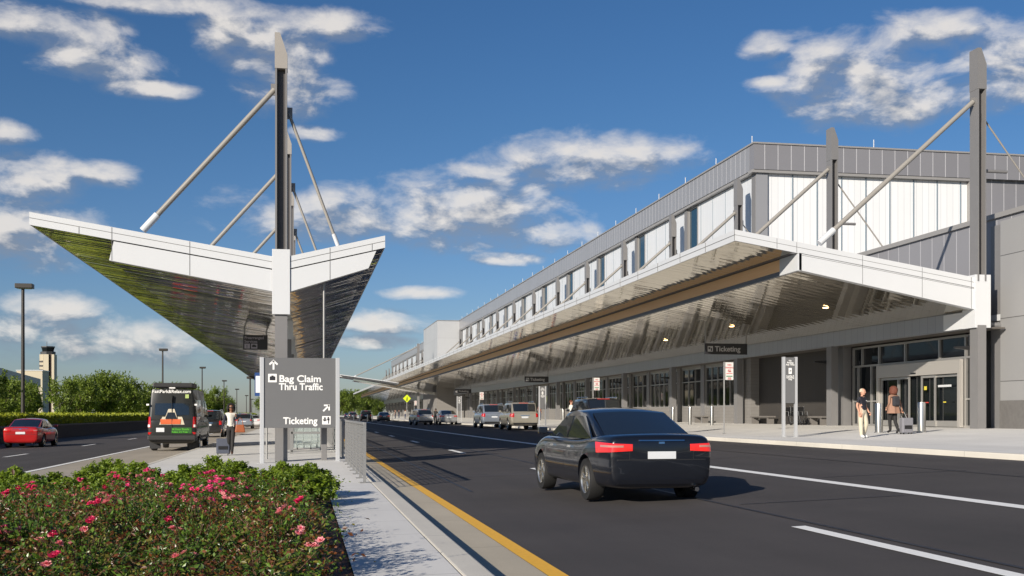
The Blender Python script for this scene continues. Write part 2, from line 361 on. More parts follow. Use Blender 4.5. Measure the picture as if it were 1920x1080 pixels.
# island canopy (V-shaped)
LY0, LY1 = 32.05, 190.0
LC = thing('island_canopy', 'long V-shaped white canopy with mirrored underside and masts over the island walk', 'canopy', (-.63, LY0, .08))
tp = [(-7.27, 6.85), (-.63, 5.78), (2.27, 6.49)]
b = MB(); b.prism(slab_poly(tp, .34), LY0, LY1); b.build('roof_slab', WHITE, LC)
b = MB()   # end fascia, lower board
bl = [(-5.22, 5.60), (-.87, 4.84), (-.87, 5.44), (-5.10, 6.12)]; br = [(-.39, 4.84), (1.80, 5.55), (2.02, 6.05), (-.39, 5.46)]
b.prism(bl, LY0-.05, LY0+.25).prism(br, LY0-.05, LY0+.25); b.build('end_fascia', WHITE, LC)
b = MB()
for (x0, z0, x1, z1) in ((-7.27, 6.69, -.63, 5.62), (-.63, 5.62, 2.27, 6.33)):
    b.prism([(x0, z0), (x1, z1), (x1, z1+.012), (x0, z0+.012)], LY0-.056, LY0-.002)
for x, z0, z1 in ((-6.0, 6.3, 6.48), (-5.15, 5.6, 6.5), (-3.1, 5.24, 6.17), (-.875, 4.85, 5.8), (-.385, 4.85, 5.8), (.72, 5.2, 6.1), (1.9, 6.03, 6.24)):
    b.box(x-.006, x+.006, LY0-.058, LY0-.03, z0, z1)
b.build('fascia_joint', WSEAM, LC)
b = MB()
for (x0, z0, x1, z1) in ((-7.27, 6.85, -.63, 5.78), (-.63, 5.78, 2.27, 6.49)):
    b.prism([(x0, z0-.345), (x1, z1-.345), (x1, z1+.0), (x0, z0+.0)], LY0-.05, LY0)
b.build('end_fascia', WHITE, LC)
b = MB(); b.prism([(-5.2, 5.62), (-.63, 4.88), (1.75, 5.6), (1.75, 6.0), (-.63, 5.4), (-5.2, 6.15)], LY0+.25, LY1); b.build('soffit_box', MASTD, LC)
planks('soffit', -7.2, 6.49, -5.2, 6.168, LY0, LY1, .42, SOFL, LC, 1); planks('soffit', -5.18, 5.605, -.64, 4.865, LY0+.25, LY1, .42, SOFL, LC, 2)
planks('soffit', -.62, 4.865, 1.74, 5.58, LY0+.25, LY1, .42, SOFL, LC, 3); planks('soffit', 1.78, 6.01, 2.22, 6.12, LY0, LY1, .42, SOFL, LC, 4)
LM = [LY0+.2+10.5*i for i in range(15)]
for i, y in enumerate(LM):
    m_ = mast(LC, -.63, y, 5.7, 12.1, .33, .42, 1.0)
    rod(m_, (-.82, y, 10.55), (-4.38, y, 6.47), .075); rod(m_, (-.42, y, 9.9), (.95, y, 6.2), .045, .35)
    b = MB(); b.box(-.80, -.46, y-.2, y+.2, .05, 4.3, 0); b.build('column', MAST, LC)
b = MB(); b.box(-.875, -.385, LY0-.09, LY0+.42, 4.2, 6.02); b.build('column_cladding', WHITE, LC, bevel=.008)
for i in range(1, 15):
    b = MB(); b.box(-.86, -.40, LM[i]-.24, LM[i]+.24, 4.2, 4.9).build('column_cladding', WHITE, LC)
dp = thing('drain_pipe', 'slim grey drain pipe dropping from the island canopy behind the large wayfinding sign', 'drain pipe', (.56, 32.3, .1))
MB().tube((.56,32.3,1.15), (.56,32.3,5.25), .035, n=12).build('pipe', GALV, dp, smooth=True); MB().box(.48,.64,32.2,32.4,.1,1.2).build('pipe_guard', MAST, dp, bevel=.01)

# terminal canopy
RY0, RY1 = 39.9, 371.0
zt = lambda x: 8.35-.1593*(x-15.93); zb = lambda x: 6.88-.1868*(x-18.55)
RC = thing('terminal_canopy', 'very long sloping white canopy with glossy underside and orange timber strip along the terminal', 'canopy', (26.1, RY0, .84))
b = MB(); b.prism(slab_poly([(15.93, 8.35), (26.28, zt(26.28))], .42), RY0, RY1); b.build('roof_slab', WHITE, RC)
b = MB(); b.prism([(18.6, zb(18.6)+.02), (26.0, zb(26)+.02), (26.0, zt(26)-.42), (18.6, zt(18.6)-.42)], RY0+.3, RY1); b.build('soffit_box', MASTD, RC)
b = MB(); b.prism([(18.5, zb(18.5)), (26.2, zb(26.2)), (26.2, zt(26.2)-.40), (18.5, zt(18.5)-.40)], RY0-.05, RY0+.28)
b.box(18.44, 18.6, RY0-.05, RY0+1.6, 6.87, zt(18.5)-.425)
b.prism([(15.93, 7.93), (26.28, zt(26.28)-.42), (26.28, zt(26.28)), (15.93, 8.35)], RY0-.05, RY0); b.build('end_fascia', WHITE, RC)
b = MB(); b.prism([(15.9, 8.15), (26.3, zt(26.3)-.2), (26.3, zt(26.3)-.188), (15.9, 8.162)], RY0-.056, RY0-.04)
b.prism([(18.6, 7.45), (26.3, zt(26.3)-.46), (26.3, zt(26.3)-.448), (18.6, 7.462)], RY0-.056, RY0-.04)
b.box(15.915, 15.94, RY0-.05, RY1, 8.15, 8.162)
for x in (17.6, 18.4, 21.1, 23.6, 25.7): b.box(x-.006, x+.006, RY0-.057, RY0-.03, zb(x)+.01 if x > 18.5 else zt(x)-.4, zt(x)-.02)
for k in range(100): y = RY0+3.1*k; b.box(15.915, 15.94, y, y+.012, 7.95, 8.33)
b.build('fascia_joint', WSEAM, RC)
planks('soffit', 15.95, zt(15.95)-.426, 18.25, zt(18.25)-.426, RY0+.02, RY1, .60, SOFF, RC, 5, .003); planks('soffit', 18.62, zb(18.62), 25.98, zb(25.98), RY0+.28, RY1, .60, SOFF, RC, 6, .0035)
m = bpy.data.materials.new('timber'); m.use_nodes = True; t = m.node_tree; pb = t.nodes['Principled BSDF']; g = N(t, 'ShaderNodeNewGeometry')
mp = N(t, 'ShaderNodeMapping'); mp.inputs['Scale'].default_value = (6, .4, 26); t.links.new(g.outputs['Position'], mp.inputs[0])
n = N(t, 'ShaderNodeTexNoise'); n.inputs['Scale'].default_value = 1.5; n.inputs['Detail'].default_value = 6; t.links.new(mp.outputs[0], n.inputs['Vector'])
t.links.new(MIXC(t, n.outputs[0], (.88, .46, .18), (.97, .66, .36)), pb.inputs['Base Color']); pb.inputs['Roughness'].default_value = .5; TIMB = m
b = MB(); b.box(18.44, 18.49, RY0+1.6, RY1, 7.04, 7.50); b.build('timber_strip', TIMB, RC)
b = MB(); b.box(18.46, 18.6, RY0+1.6, RY1, 6.87, 7.035); b.build('channel', mat('slate', (.12, .135, .16), .5), RC)
b = MB(); b.prism([(18.25, zt(18.25)-.43), (18.62, 7.5), (18.62, 7.56), (18.25, zt(18.25)-.40)], RY0+.3, RY1); b.build('channel', mat('channel_shade', (.07, .07, .075), .6), RC)  # dark colour stands in for the shadow on the slab's underside
LAMPW = mat('lit_lamp', (1, .8, .5), .4, emit=((1, .62, .25), 9))
for (px, py) in ((1548,576),(1372,611),(1248,637)):
    # downlight where the line of sight meets the soffit plane
    best = None
    for k in range(200):
        X = 18.7+k*.036; Y = Yof(px, X); e = abs(Zof(py, X, Y)-zb(X))
        if best is None or e < best[0]: best = (e, X, Y)
    _, X, Y = best
    b = MB(); b.lathe([(0, -.012), (.13, -.012), (.16, -.0), (.16, .03)], (X, Y, zb(X)-.012), 16); o = b.build('downlight', ALU, RC)
    b = MB(); b.lathe([(0, -.03), (.12, -.03), (.12, -.012)], (X, Y, zb(X)-.012), 16).build('lamp', LAMPW, o)
RM = [RY0+.12+12.38*i for i in range(27)]
for i, y in enumerate(RM):
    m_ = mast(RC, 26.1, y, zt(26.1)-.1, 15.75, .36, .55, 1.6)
    rod(m_, (25.88, y, 13.7), (19.4, y, 7.95), .095, .8); rod(m_, (26.32, y, 13.1), (29.2, y, 9.45), .035, .3)
    b = MB(); b.box(25.92, 26.28, y-.27, y+.27, .8, 4.9); o = b.build('column', MAST, RC)
    b = MB(); b.box(26.0, 26.25, y+.27, y+.5, 4.1, 4.55).prism([(25.3, 4.02), (25.95, 3.95), (25.95, 4.12), (25.3, 4.08)], y+.3, y+.42); b.build('flood_lamp', BLACK, o)
    b = MB(); b.tube((26.3, y, 11.0), (27.35, y, 11.0), .07, n=10).build('wall_strut', MAST, m_, smooth=True)
BAND = seam('band_panel', (.27, .285, .31), (.10, .10, .12), 1, .61, .015, .35)
b = MB(); b.box(25.9, 26.2, RY0+.3, RY1, 4.8, 5.5); b.build('edge_beam', BAND, RC)
b = MB(); b.box(25.82, 26.5, RY0-.12, RY0+.75, 4.8, zt(26.3)+.18).box(25.82, 26.3, RY0+.75, RY0+2.1, 4.81, 5.46)
b.build('column_cladding', WHITE, RC, bevel=.008)
b = MB(); b.box(26.2, 27.2, RY0, RY1, 4.78, 4.84); b.build('soffit_strip', mat('soffit_dark', (.10, .09, .08), .6), RC)

# ---------------------------------------------------------------- terminal building
GP = seam('grey_panel_side', (.235, .24, .255), (.50, .50, .52), 1, .78, .05, .32, spec=.6); GPX = seam('grey_panel_end', (.19, .19, .205), (.42, .42, .44), 0, .86, .045, .38)
WPY = seam('translucent_side', (.58, .60, .62), (.50, .53, .56), 1, .41, .03, .3, var=.03); WPX = seam('translucent_end', (.68, .69, .70), (.50, .53, .55), 0, .42, .03, .3, var=.05)
GW = seam('low_wall_panel', (.22, .22, .235), (.42, .42, .44), 1, .95, .045, .35)
BIGP = seam('large_panel', (.27, .27, .27), (.09, .09, .09), 1, 3.2, .03, .4, axis2=2, step2=2.5, off2=-.2)
CMU = seam('block_wall', (.19, .182, .172), (.14, .13, .12), 1, .41, .012, .85, axis2=2, step2=.2)
STONE = mat('stone_base', (.13, .125, .12), .8, var=.25, vs=6, bump=.4, bs=30)
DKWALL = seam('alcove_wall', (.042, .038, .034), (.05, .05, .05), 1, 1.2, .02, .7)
TRIM = mat('trim_grey', (.25, .245, .24), .4)
YC, XW, PT, PB = 64.5, 27.2, 17.84, 16.3
TB = thing('terminal_building', 'long grey and white airport terminal with white clerestory and vertical masts in front', 'terminal', (27.2, YC, .84))
segs = [(YC, 195.5), (218.5, 352)]
b = MB()
for a, c in segs: b.box(XW-.35, XW+14, a+.36, c, PB, PT)
b.build('parapet', GP, TB)
b = MB(); b.box(XW-.35, 80, YC-.35, YC+.34, PB, PT); b.build('parapet', GPX, TB)
b = MB(); b.box(XW-.42, 80, YC-.42, YC+.4, PT+.003, PT+.10)
for a, c in segs: b.box(XW-.42, XW-.1, a+.4, c, PT+.003, PT+.10).box(XW-.30, XW-.05, a+.4, c, PB-.18, PB-.003)
b.box(XW-.42, 42, YC-.30, YC+.4, PB-.18, PB-.004).box(41.3, 41.75, YC-.30, YC+.1, 9, PB-.18); b.build('parapet_cap', TRIM, TB)
b = MB(); b.box(XW+.25, 80, YC+.3, YC+.5, .84, PT-.1); b.box(XW+.25, 79, YC+.5, 352, 10, PT-.2); b.build('core_wall', TRIM, TB)
b = MB(); b.box(XW+.65, 41.3, YC+.02, YC+.3, 9, PB-.18); b.build('translucent_wall', WPX, TB)
MULL = mat('mullion', (.20, .25, .29), .4); b = MB()
for k in range(9): b.box(XW+.65+1.62*k, XW+.72+1.62*k, YC-.02, YC+.05, 9, PB-.19)
b.build('mullion', MULL, TB)
b = MB(); b.box(41.76, 80, YC-.0, YC+.29, 9, PB); b.build('end_wall', GPX, TB)
b = MB(); b.box(XW-.1, XW+.64, YC-.12, YC+.29, 9, PB-.185); b.build('corner_panel', GP, TB)
for i, y in enumerate(RM[2:], 2):
    if y > 352: break
    if 195 < y < 218: continue
    MB().box(XW-.12, XW+.3, y-.28, y+.3, 8, PB-.19).build('pilaster', MAST, TB)
    yn = y+12.38
    if 183 < y < 196: yn = 195.4
    yn = min(yn, 352)
    if yn-y < 3: continue
    MB().box(XW, XW+.26, y+.31, yn-2.3, 8, PB-.19).build('translucent_wall', WPY, TB)
    b = MB(); q = y+.31+2.3
    while q < yn-2.6: b.box(XW-.02, XW+.06, q, q+.05, 8, PB-.2); q += 2.3
    b.build('mullion', MULL, TB)
    wf = MB().box(XW-.03, XW+.1, yn-2.3, yn-2.12, 8, PB-.19).box(XW-.03, XW+.1, yn-.45, yn-.29, 8, PB-.19).box(XW-.03, XW+.1, yn-2.12, yn-.45, PB-.32, PB-.19).box(XW-.02, XW+.1, yn-2.12, yn-.45, 12.4, 12.5).build('window', TRIM, TB)
    MB().box(XW+.05, XW+.2, yn-2.12, yn-.45, 8, PB-.32).build('pane', mat('clerestory_glass', (.015, .04, .06), .05, spec=.8), wf)
for k in range(48):
    y = YC+.3+6.1*k
    if 195 < y < 218: continue
    MB().tube((XW-.2, y, PT+.1), (XW-.2, y, PT+.62), .028, n=6).build('lightning_rod', WHITE, TB)
for k in range(1, 5): MB().tube((XW+7.6*k, YC-.2, PT+.1), (XW+7.6*k, YC-.2, PT+.62), .028, n=6).build('lightning_rod', WHITE, TB)
# projecting stair block
b = MB(); b.box(23.0, 27.5, 195.5, 218.5, zt(23)+.02, PT-.0); b.build('stair_block', seam('block_panel', (.40, .41, .42), (.28, .28, .29), 1, 2.4, .03, .4, axis2=2, step2=3.0, off2=.2), TB)
MB().box(22.95, 27.6, 195.4, 218.6, PT+.003, PT+.1).build('parapet_cap', TRIM, TB)
# low front block
b = MB(); b.box(27.5, 45, 20, YC-.36, 5.5, 9.3); b.build('low_wall', GW, TB)
MB().box(27.38, 45.1, 20, YC-.37, 9.303, 9.5).build('parapet_cap', TRIM, TB)
b = MB(); b.box(27.3, 27.5, 20, 40.35, 1.95, 9.1); b.build('large_panel', BIGP, TB)
b = MB(); b.box(27.26, 27.7, 20, 40.35, .8, 1.947); b.build('stone_base', STONE, TB)
b = MB(); b.box(27.38, 27.5, 40.42, 41.1, .84, 9.0); b.build('corner_recess', MAST, TB)
b = MB(); b.tube((26.5, 40.4, 4.95), (27.3, 40.4, 4.95), .12, n=12); b.build('pipe_stub', MAST, TB, smooth=True)
b = MB(); b.box(27.32, 27.6, 40.36, 41.4, 5.15, 5.4); b.build('ledge', WHITE, TB)
# ground floor: bays between columns
SX = 27.0
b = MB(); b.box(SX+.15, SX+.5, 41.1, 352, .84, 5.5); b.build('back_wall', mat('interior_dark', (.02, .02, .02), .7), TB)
def storefront(y0, y1, divs, z0=1.94, z1=4.62, tr=3.66, sill=True):
    if sill: MB().box(SX-.06, SX+.14, y0, y1, .84, z0-.04).build('sill_wall', CMU, TB)
    b = MB(); b.box(SX-.05, SX+.08, y0, y1, z0-.04, z0+.05).box(SX-.05, SX+.08, y0, y1, z1-.07, z1+.16).box(SX-.045, SX+.08, y0, y1, tr, tr+.07)
    for k in range(divs+1):
        y = y0+(y1-y0-.06)*k/divs; b.box(SX-.055, SX+.08, y, y+.06, z0+.05, z1-.07)
    o = b.build('window', ALU, TB); MB().box(SX+.02, SX+.09, y0+.06, y1, z0+.05, z1-.07).build('pane', GLASS, o)
for i in range(2, 27):
    y = RM[i]
    if 195 < y < 218.5: continue
    MB().box(26.85, 27.15, y+.5, y+1.3, .84, 4.78).build('pilaster', CMU, TB)
    MB().box(26.85, 27.15, y+8.0, y+8.7, .84, 4.78).build('pilaster', MAST, TB)
    storefront(y+1.3, y+8.0, 6); storefront(y+8.7, y+12.38+.5, 3)
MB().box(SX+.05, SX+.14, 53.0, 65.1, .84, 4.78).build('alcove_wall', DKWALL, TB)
MB().box(26.6, 27.04, 52.2, 53.2, .84, 4.78).build('pilaster', MAST, TB); MB().box(26.5, 27.04, 63.8, 64.9, .84, 4.78).build('pilaster', CMU, TB)
b = MB(); b.box(22.9, 27.4, 195.5, 218.5, .5, 6.3); b.build('stair_block', CMU, TB)
# vestibule with sliding doors
y0, y1 = 41.6, 51.9
b = MB()
for z in (4.62, 3.72): b.box(SX-.06, SX+.08, y0, y1, z, z+.09)
b.box(SX-.06, SX+.08, y0, y1, .84, .94)
for y in (41.6, 42.15, 44.1, 46.9, 49.25, 50.9, 51.8): b.box(SX-.07, SX+.08, y, y+.10, 3.81, 4.62)
for y in (41.6, 42.15, 49.25, 50.0, 51.3, 51.8): b.box(SX-.07, SX+.08, y, y+.10, .94, 3.72)
for (a, c) in ((41.7, 42.15), (49.35, 51.8)): b.box(SX-.05, SX+.08, a, c, 2.0, 2.07)
o = b.build('window', ALU, TB); MB().box(SX+.02, SX+.1, y0, y1, .94, 4.62).build('pane', GLASS, o)
o = MB().box(SX-.25, SX-.071, 42.3, 49.2, 3.12, 3.70).box(SX-.25, SX-.071, 42.3, 42.5, .86, 3.12).box(SX-.25, SX-.071, 49.0, 49.2, .86, 3.12).build('door_frame', mat('door_metal', (.44, .42, .39), .35, .35), TB, bevel=.01)
for (a, c) in ((42.55, 44.4), (44.25, 45.4), (46.35, 47.4), (47.3, 48.95)):
    off = -.18 if a in (44.25, 46.35) else -.13
    d_ = MB().box(SX+off, SX+off+.05, a, a+.1, .88, 3.1).box(SX+off, SX+off+.05, c-.1, c, .88, 3.1).box(SX+off, SX+off+.05, a+.1, c-.1, 3.0, 3.1).box(SX+off, SX+off+.05, a+.1, c-.1, .88, 1.13).build('sliding_door', ALU, o)
YST = mat('door_sticker', (.6, .5, .05), .5)
for y, z, m_ in ((47.9, 2.55, YST), (45.0, 2.55, YST), (43.5, 1.98, YST)): MB().box(SX-.2, SX-.19, y-.1, y+.1, z-.08, z+.08 if z > 2 else z-.03).build('door_sticker', m_, o)
for y in (47.9, 45.0): MB().box(SX-.2, SX-.19, y-.25, y+.25, 1.9, 1.94).build('door_sticker', mat('red_sticker', (.5, .05, .04), .5), o)
MB().box(SX-.2, SX-.19, 43.0, 44.0, 2.57, 2.66).build('door_sticker', WHITE, o)
MB().box(SX-.28, SX-.25, 45.7, 46.1, 3.2, 3.26).build('door_sensor', BLACK, o)

# crossing canopy far along
XC = thing('crossing_canopy', 'white winged canopy crossing the road far along the terminal', 'canopy', (6, 196, .3))
b = MB(); b.prism(slab_poly([(6.0, 8.3), (16.2, 6.9)], .35), 196, 203).prism(slab_poly([(6.0, 8.3), (16.2, 6.9)], .1), 194.8, 196)
b.build('roof_slab', WHITE, XC); b = MB(); b.prism([(8.5, 7.3), (24, 4.6), (24, 5.1), (8.5, 7.6)], 197, 202.5).build('soffit', SOFL, XC)
rod(XC, (20, 199, 13.5), (8.5, 199, 7.95), .1); MB().box(19.8, 20.2, 198.8, 199.2, .5, 14).build('mast', MAST, XC)

# ---------------------------------------------------------------- signs
SGREY = mat('sign_grey', (.125, .127, .13), .45, var=.04, vs=2); SDARK = mat('sign_dark', (.022, .022, .026), .4); LETW = mat('letter_white', (.78, .78, .76), .5)
SPOST = mat('sign_post', (.50, .51, .52), .35, .3)
def Yd(X, d): return (d - S_*X)/C_
WS = thing('wayfinding_sign', 'large grey two-post sign reading Bag Claim Thru Traffic and Ticketing', 'sign', (-.1, 31.35, .08))
wy = 31.35; wx0, wx1 = Xat(495.5, wy), Xat(629, wy)
MB().box(wx0, wx1, wy-.06, wy+.06, 1.03, 2.95).build('sign_panel', SGREY, WS, bevel=.006)
for a in (wx0-.115, wx1+.005): MB().box(a, a+.11, wy-.09, wy+.09, .06, 2.96).box(a-.05, a+.16, wy-.14, wy+.14, .05, .075).build('post', SPOST, WS, bevel=.008)
def px2(px, py, Y): X = Xat(px, Y); return (X, Y, Zof(py, X, Y))
p = px2(523, 716, wy-.06); text('Bag Claim', .262, (p[0], wy-.064, p[2]), LETW, WS, bold=.022, sx=1.08)
p = px2(523, 731, wy-.06); text('Thru Traffic', .262, (p[0], wy-.064, p[2]-.0), LETW, WS, bold=.022, sx=.93)
p = px2(531, 795, wy-.06); text('Ticketing', .262, (p[0], wy-.064, p[2]), LETW, WS, bold=.022, sx=.95)
def arrow(cx, cz, s, ang, y, parent, m):
    b = MB(); ca, sa = math.cos(ang), math.sin(ang)
    def q(pts): b.add([(cx+(x*ca-z*sa)*s, y, cz+(x*sa+z*ca)*s) for x, z in pts]+[(cx+(x*ca-z*sa)*s, y+.006, cz+(x*sa+z*ca)*s) for x, z in pts], [(0,1,2,3),(4,5,6,7)[::-1],(0,1,5,4),(1,2,6,5),(2,3,7,6),(3,0,4,7)])
    q([(-.09,-.5),(.09,-.5),(.09,.42),(-.09,.42)]); q([(0,.5),(-.12,.38),(-.5,0.02),(-.38,-.1)] if False else [(0,.52),(-.46,.08),(-.34,-.05),(0,.28)]); q([(0,.52),(0,.28),(.34,-.05),(.46,.08)])
    return b.build('arrow', m, parent)
p = px2(513, 684, wy); arrow(p[0], p[2], .27, 0, wy-.068, WS, LETW)
p = px2(612, 765, wy); arrow(p[0], p[2], .25, -R(45), wy-.068, WS, LETW)
p = px2(511, 709, wy); x, z = p[0], p[2]
b = MB(); b.box(x-.115, x+.115, wy-.068, wy-.06, z-.115, z+.115).build('pictogram', LETW, WS)
b = MB(); b.box(x-.075, x+.075, wy-.074, wy-.069, z-.06, z+.045).box(x-.03, x+.03, wy-.074, wy-.069, z+.045, z+.07).build('pictogram_symbol', SDARK, WS)
p = px2(612, 788, wy); x, z = p[0], p[2]
b = MB(); b.box(x-.115, x+.115, wy-.068, wy-.06, z-.115, z+.115).build('pictogram', LETW, WS)
b = MB(); b.box(x-.09, x+.0, wy-.074, wy-.069, z-.01, z+.03).box(x-.07, x-.02, wy-.074, wy-.069, z+.04, z+.08).box(x+.02, x+.08, wy-.074, wy-.069, z+.0, z+.05).box(x+.045, x+.07, wy-.074, wy-.069, z-.09, z+.0).box(x+.03,x+.07,wy-.074,wy-.069,z+.055,z+.09).box(x-.06,x-.03,wy-.074,wy-.069,z-.03,z-.01).build('pictogram_symbol', SDARK, WS)

def hang_sign(px, py, X, w_, h_, lab, zsof, txt='Ticketing'):
    Y = Yof(px, X); z = Zof(py, X, Y)
    o = thing('hanging_sign', lab, 'sign', (X, Y, z-h_/2), 'black Ticketing signs hanging from the canopy' if txt == 'Ticketing' else None)
    MB().box(X-w_/2, X+w_/2, Y-.06, Y+.06, z-h_/2, z+h_/2).build('sign_panel', SDARK, o, bevel=.01)
    for s in (-1, 1):
        xx = X+s*(w_/2-.05); MB().box(xx-.035, xx+.035, Y-.035, Y+.035, z+h_/2, zsof(xx)).build('hanger', GALV, o)
    if txt == 'Ticketing':
        dm = mat('letter_grey', (.42, .42, .42), .5)
        text('Ticketing', .40*h_/.6, (X-w_*.27, Y-.065, z-.13*h_/.6), dm, o, bold=.018)
        MB().box(X-w_*.44, X-w_*.44+.30, Y-.068, Y-.06, z-.15, z+.15).build('pictogram', dm, o)
        MB().box(X-w_*.44+.04, X-w_*.44+.15, Y-.073, Y-.069, z-.02, z+.09).box(X-w_*.44+.18, X-w_*.44+.25, Y-.073, Y-.069, z-.11, z+.05).build('pictogram_symbol', SDARK, o)
    return o
hang_sign(1361, 654.5, 22.9, 2.45, .60, 'black Ticketing sign hanging nearest, above the sidewalk near the entrance', zb)
hang_sign(1006, 711.5, 22.9, 2.45, .60, 'black Ticketing sign hanging second, above the gold and silver cars', zb)
hang_sign(868, 733.5, 22.9, 2.45, .60, 'black Ticketing sign hanging third, farthest and smallest, above the silver sedan', zb)
o = hang_sign(479, 642, -2.05, 1.02, .63, 'small dark Prearranged Services sign hanging under the island canopy', lambda x: 4.865+(-.64-x)*.163, txt='')
X = -2.05; Y = Yof(479, X); z = Zof(642, X, Y); lv = mat('letter_lilac', (.32, .30, .34), .5)
text('Prearranged', .165, (X-.46, Y-.065, z+.14), lv, o); text('Services', .165, (X-.46, Y-.065, z-.02), lv, o)
MB().box(X-.46, X-.23, Y-.068, Y-.06, z-.27, z-.06).box(X-.18, X+.08, Y-.068, Y-.06, z-.27, z-.06).build('pictogram', lv, o)
text('1', .19, (X-.40, Y-.07, z-.24), SDARK, o); MB().box(X-.14, X+.04, Y-.073, Y-.069, z-.21, z-.13).box(X-.12, X-.0, Y-.073, Y-.069, z-.13, z-.10).build('pictogram_symbol', SDARK, o)
# no-parking signs on slim poles
REDL = mat('letter_red', (.5, .03, .03), .5); SWHT = mat('sign_white', (.62, .61, .58), .5); GREENL = mat('letter_green', (.02, .18, .08), .5)
for i, (px, X, lab) in enumerate(((1366, 18.0, 'white No Parking sign on pole between the pylon sign and the black sedan'), (1118, 17.6, 'white No Parking sign on pole above the parked black van'), (903, 17.6, 'white No Parking sign on pole behind the silver sport utility car'), (779, 18, 'white No Parking sign on pole farthest along the kerb'))):
    Y = Yof(px, X); g0 = wz(X); o = thing('parking_sign', lab, 'sign', (X-.2, Y, g0), 'No Parking signs along the terminal kerb')
    MB().tube((X-.2, Y, g0), (X-.2, Y, g0+3.1), .032, n=8).box(X-.26, X-.14, Y-.06, Y+.06, g0, g0+.02).build('pole', GALV, o, smooth=True)
    MB().box(X-.16, X+.20, Y-.05, Y-.035, g0+2.32, g0+3.08).build('sign_panel', SWHT, o)
    text('NO', .11, (X+.02, Y-.054, g0+2.93), REDL, o, align='CENTER'); text('PARKING', .085, (X+.02, Y-.054, g0+2.82), REDL, o, align='CENTER')
    text('ANY\nTIME', .075, (X+.02, Y-.054, g0+2.72), REDL, o, align='CENTER'); MB().box(X-.12, X+.16, Y-.054, Y-.051, g0+2.585, g0+2.61).build('arrow', REDL, o)
    MB().box(X-.12, X+.16, Y-.054, Y-.051, g0+2.46, g0+2.50).build('arrow', GREENL, o); text('TOW\nZONE', .06, (X+.02, Y-.054, g0+2.39), REDL, o, align='CENTER')
for px, X, lab in ((1480.5, 17.7, 'tall grey pylon sign on two silver posts, nearest the entrance doors'), (1017, 17.7, 'tall grey pylon sign beside the gold sport utility car'), (861, 17.7, 'tall grey pylon sign far off, right of the silver sedan')):
    Y = Yof(px, X); g0 = wz(X); o = thing('pylon_sign', lab, 'sign', (X, Y, g0), 'grey pylon signs on the terminal sidewalk')
    MB().box(X-.19, X+.19, Y-.05, Y+.05, g0+1.26, g0+2.95).build('sign_panel', SGREY, o)
    for s in (-1, 1): MB().box(X+s*.24-.045, X+s*.24+.045, Y-.07, Y+.07, g0, g0+2.97).box(X+s*.24-.08, X+s*.24+.08, Y-.12, Y+.12, g0, g0+.015).build('post', SPOST, o, bevel=.005)
    text('No\nParking\nAny Time', .085, (X, Y-.055, g0+2.80), LETW, o, align='CENTER', bold=.02)
    MB().box(X-.06, X+.06, Y-.056, Y-.05, g0+2.34, g0+2.56).build('pictogram', LETW, o); text('P', .12, (X, Y-.06, g0+2.40), SGREY, o, align='CENTER')
    text('Loading &\nUnloading\nOnly', .075, (X, Y-.055, g0+2.24), LETW, o, align='CENTER', bold=.02)
YEL = mat('sign_yellow', (.62, .75, .02), .4)
X = 15.9; Y = Yof(763, X); g0 = .53; o = thing('crossing_sign', 'bright yellow-green diamond pedestrian crossing sign on a post', 'sign', (X, Y, g0))
MB().tube((X, Y, g0), (X, Y, g0+3.6), .05, n=8).build('post', GALV, o, smooth=True)
MB().add([(X, Y-.07, g0+2.75), (X+.62, Y-.07, g0+3.37), (X, Y-.07, g0+3.99), (X-.62, Y-.07, g0+3.37), (X, Y-.04, g0+2.75), (X+.62, Y-.04, g0+3.37), (X, Y-.04, g0+3.99), (X-.62, Y-.04, g0+3.37)], [(0,1,2,3),(7,6,5,4),(0,4,5,1),(1,5,6,2),(2,6,7,3),(3,7,4,0)]).build('sign_panel', YEL, o)
MB().box(X-.06, X+.08, Y-.085, Y-.072, g0+3.2, g0+3.5).box(X-.02, X+.08, Y-.085, Y-.072, g0+3.54, g0+3.66).box(X-.14, X-.04, Y-.085, Y-.072, g0+3.02, g0+3.2).box(X+.05, X+.13, Y-.085, Y-.072, g0+3.02, g0+3.2).build('pictogram_symbol', BLACK, o)
X = -1.35; Y = Yof(484, X); o = thing('bus_stop_sign', 'narrow blue and white sign on a pole left of the wayfinding sign', 'sign', (X, Y, .06))
MB().tube((X+.25, Y, .06), (X+.25, Y, 2.7), .03, n=8).build('pole', GALV, o, smooth=True)
MB().box(X-.10, X+.12, Y-.03, Y-.01, 1.95, 2.65).build('sign_panel', mat('sign_blue', (.02, .06, .2), .4), o); MB().box(X-.07, X+.09, Y-.036, Y-.031, 2.05, 2.55).build('notice', LETW, o)

# ---------------------------------------------------------------- railing on the island
def railing(y0, y1, lab, X=1.12):
    o = thing('railing', lab, 'railing', (X, y0, wz(X)), 'wire mesh railing sections along the island kerb'); g0 = wz(X); zt_ = g0+1.14
    n = max(1, round((y1-y0)/1.55)); st = (y1-y0)/n
    MB().box(X-.03, X+.03, y0-.03, y1+.03, zt_-.05, zt_).build('top_rail', GALV, o, bevel=.005)
    for k in range(n+1):
        y = y0+st*k; MB().box(X-.028, X+.028, y-.028, y+.028, g0, zt_-.05).box(X-.09, X+.09, y-.09, y+.09, g0, g0+.014).build('post', GALV, o)
        if k < n:
            b = MB(); b.box(X-.012, X+.012, y+.03, y+st-.03, g0+.10, g0+.125)
            z = g0+.17
            while z < zt_-.08: b.box(X-.004, X+.004, y+.03, y+st-.03, z, z+.009); z += .072
            q = y+.1
            while q < y+st-.05: b.box(X+.004, X+.010, q, q+.007, g0+.12, zt_-.05); q += .105
            b.build('mesh_panel', GALV, o)
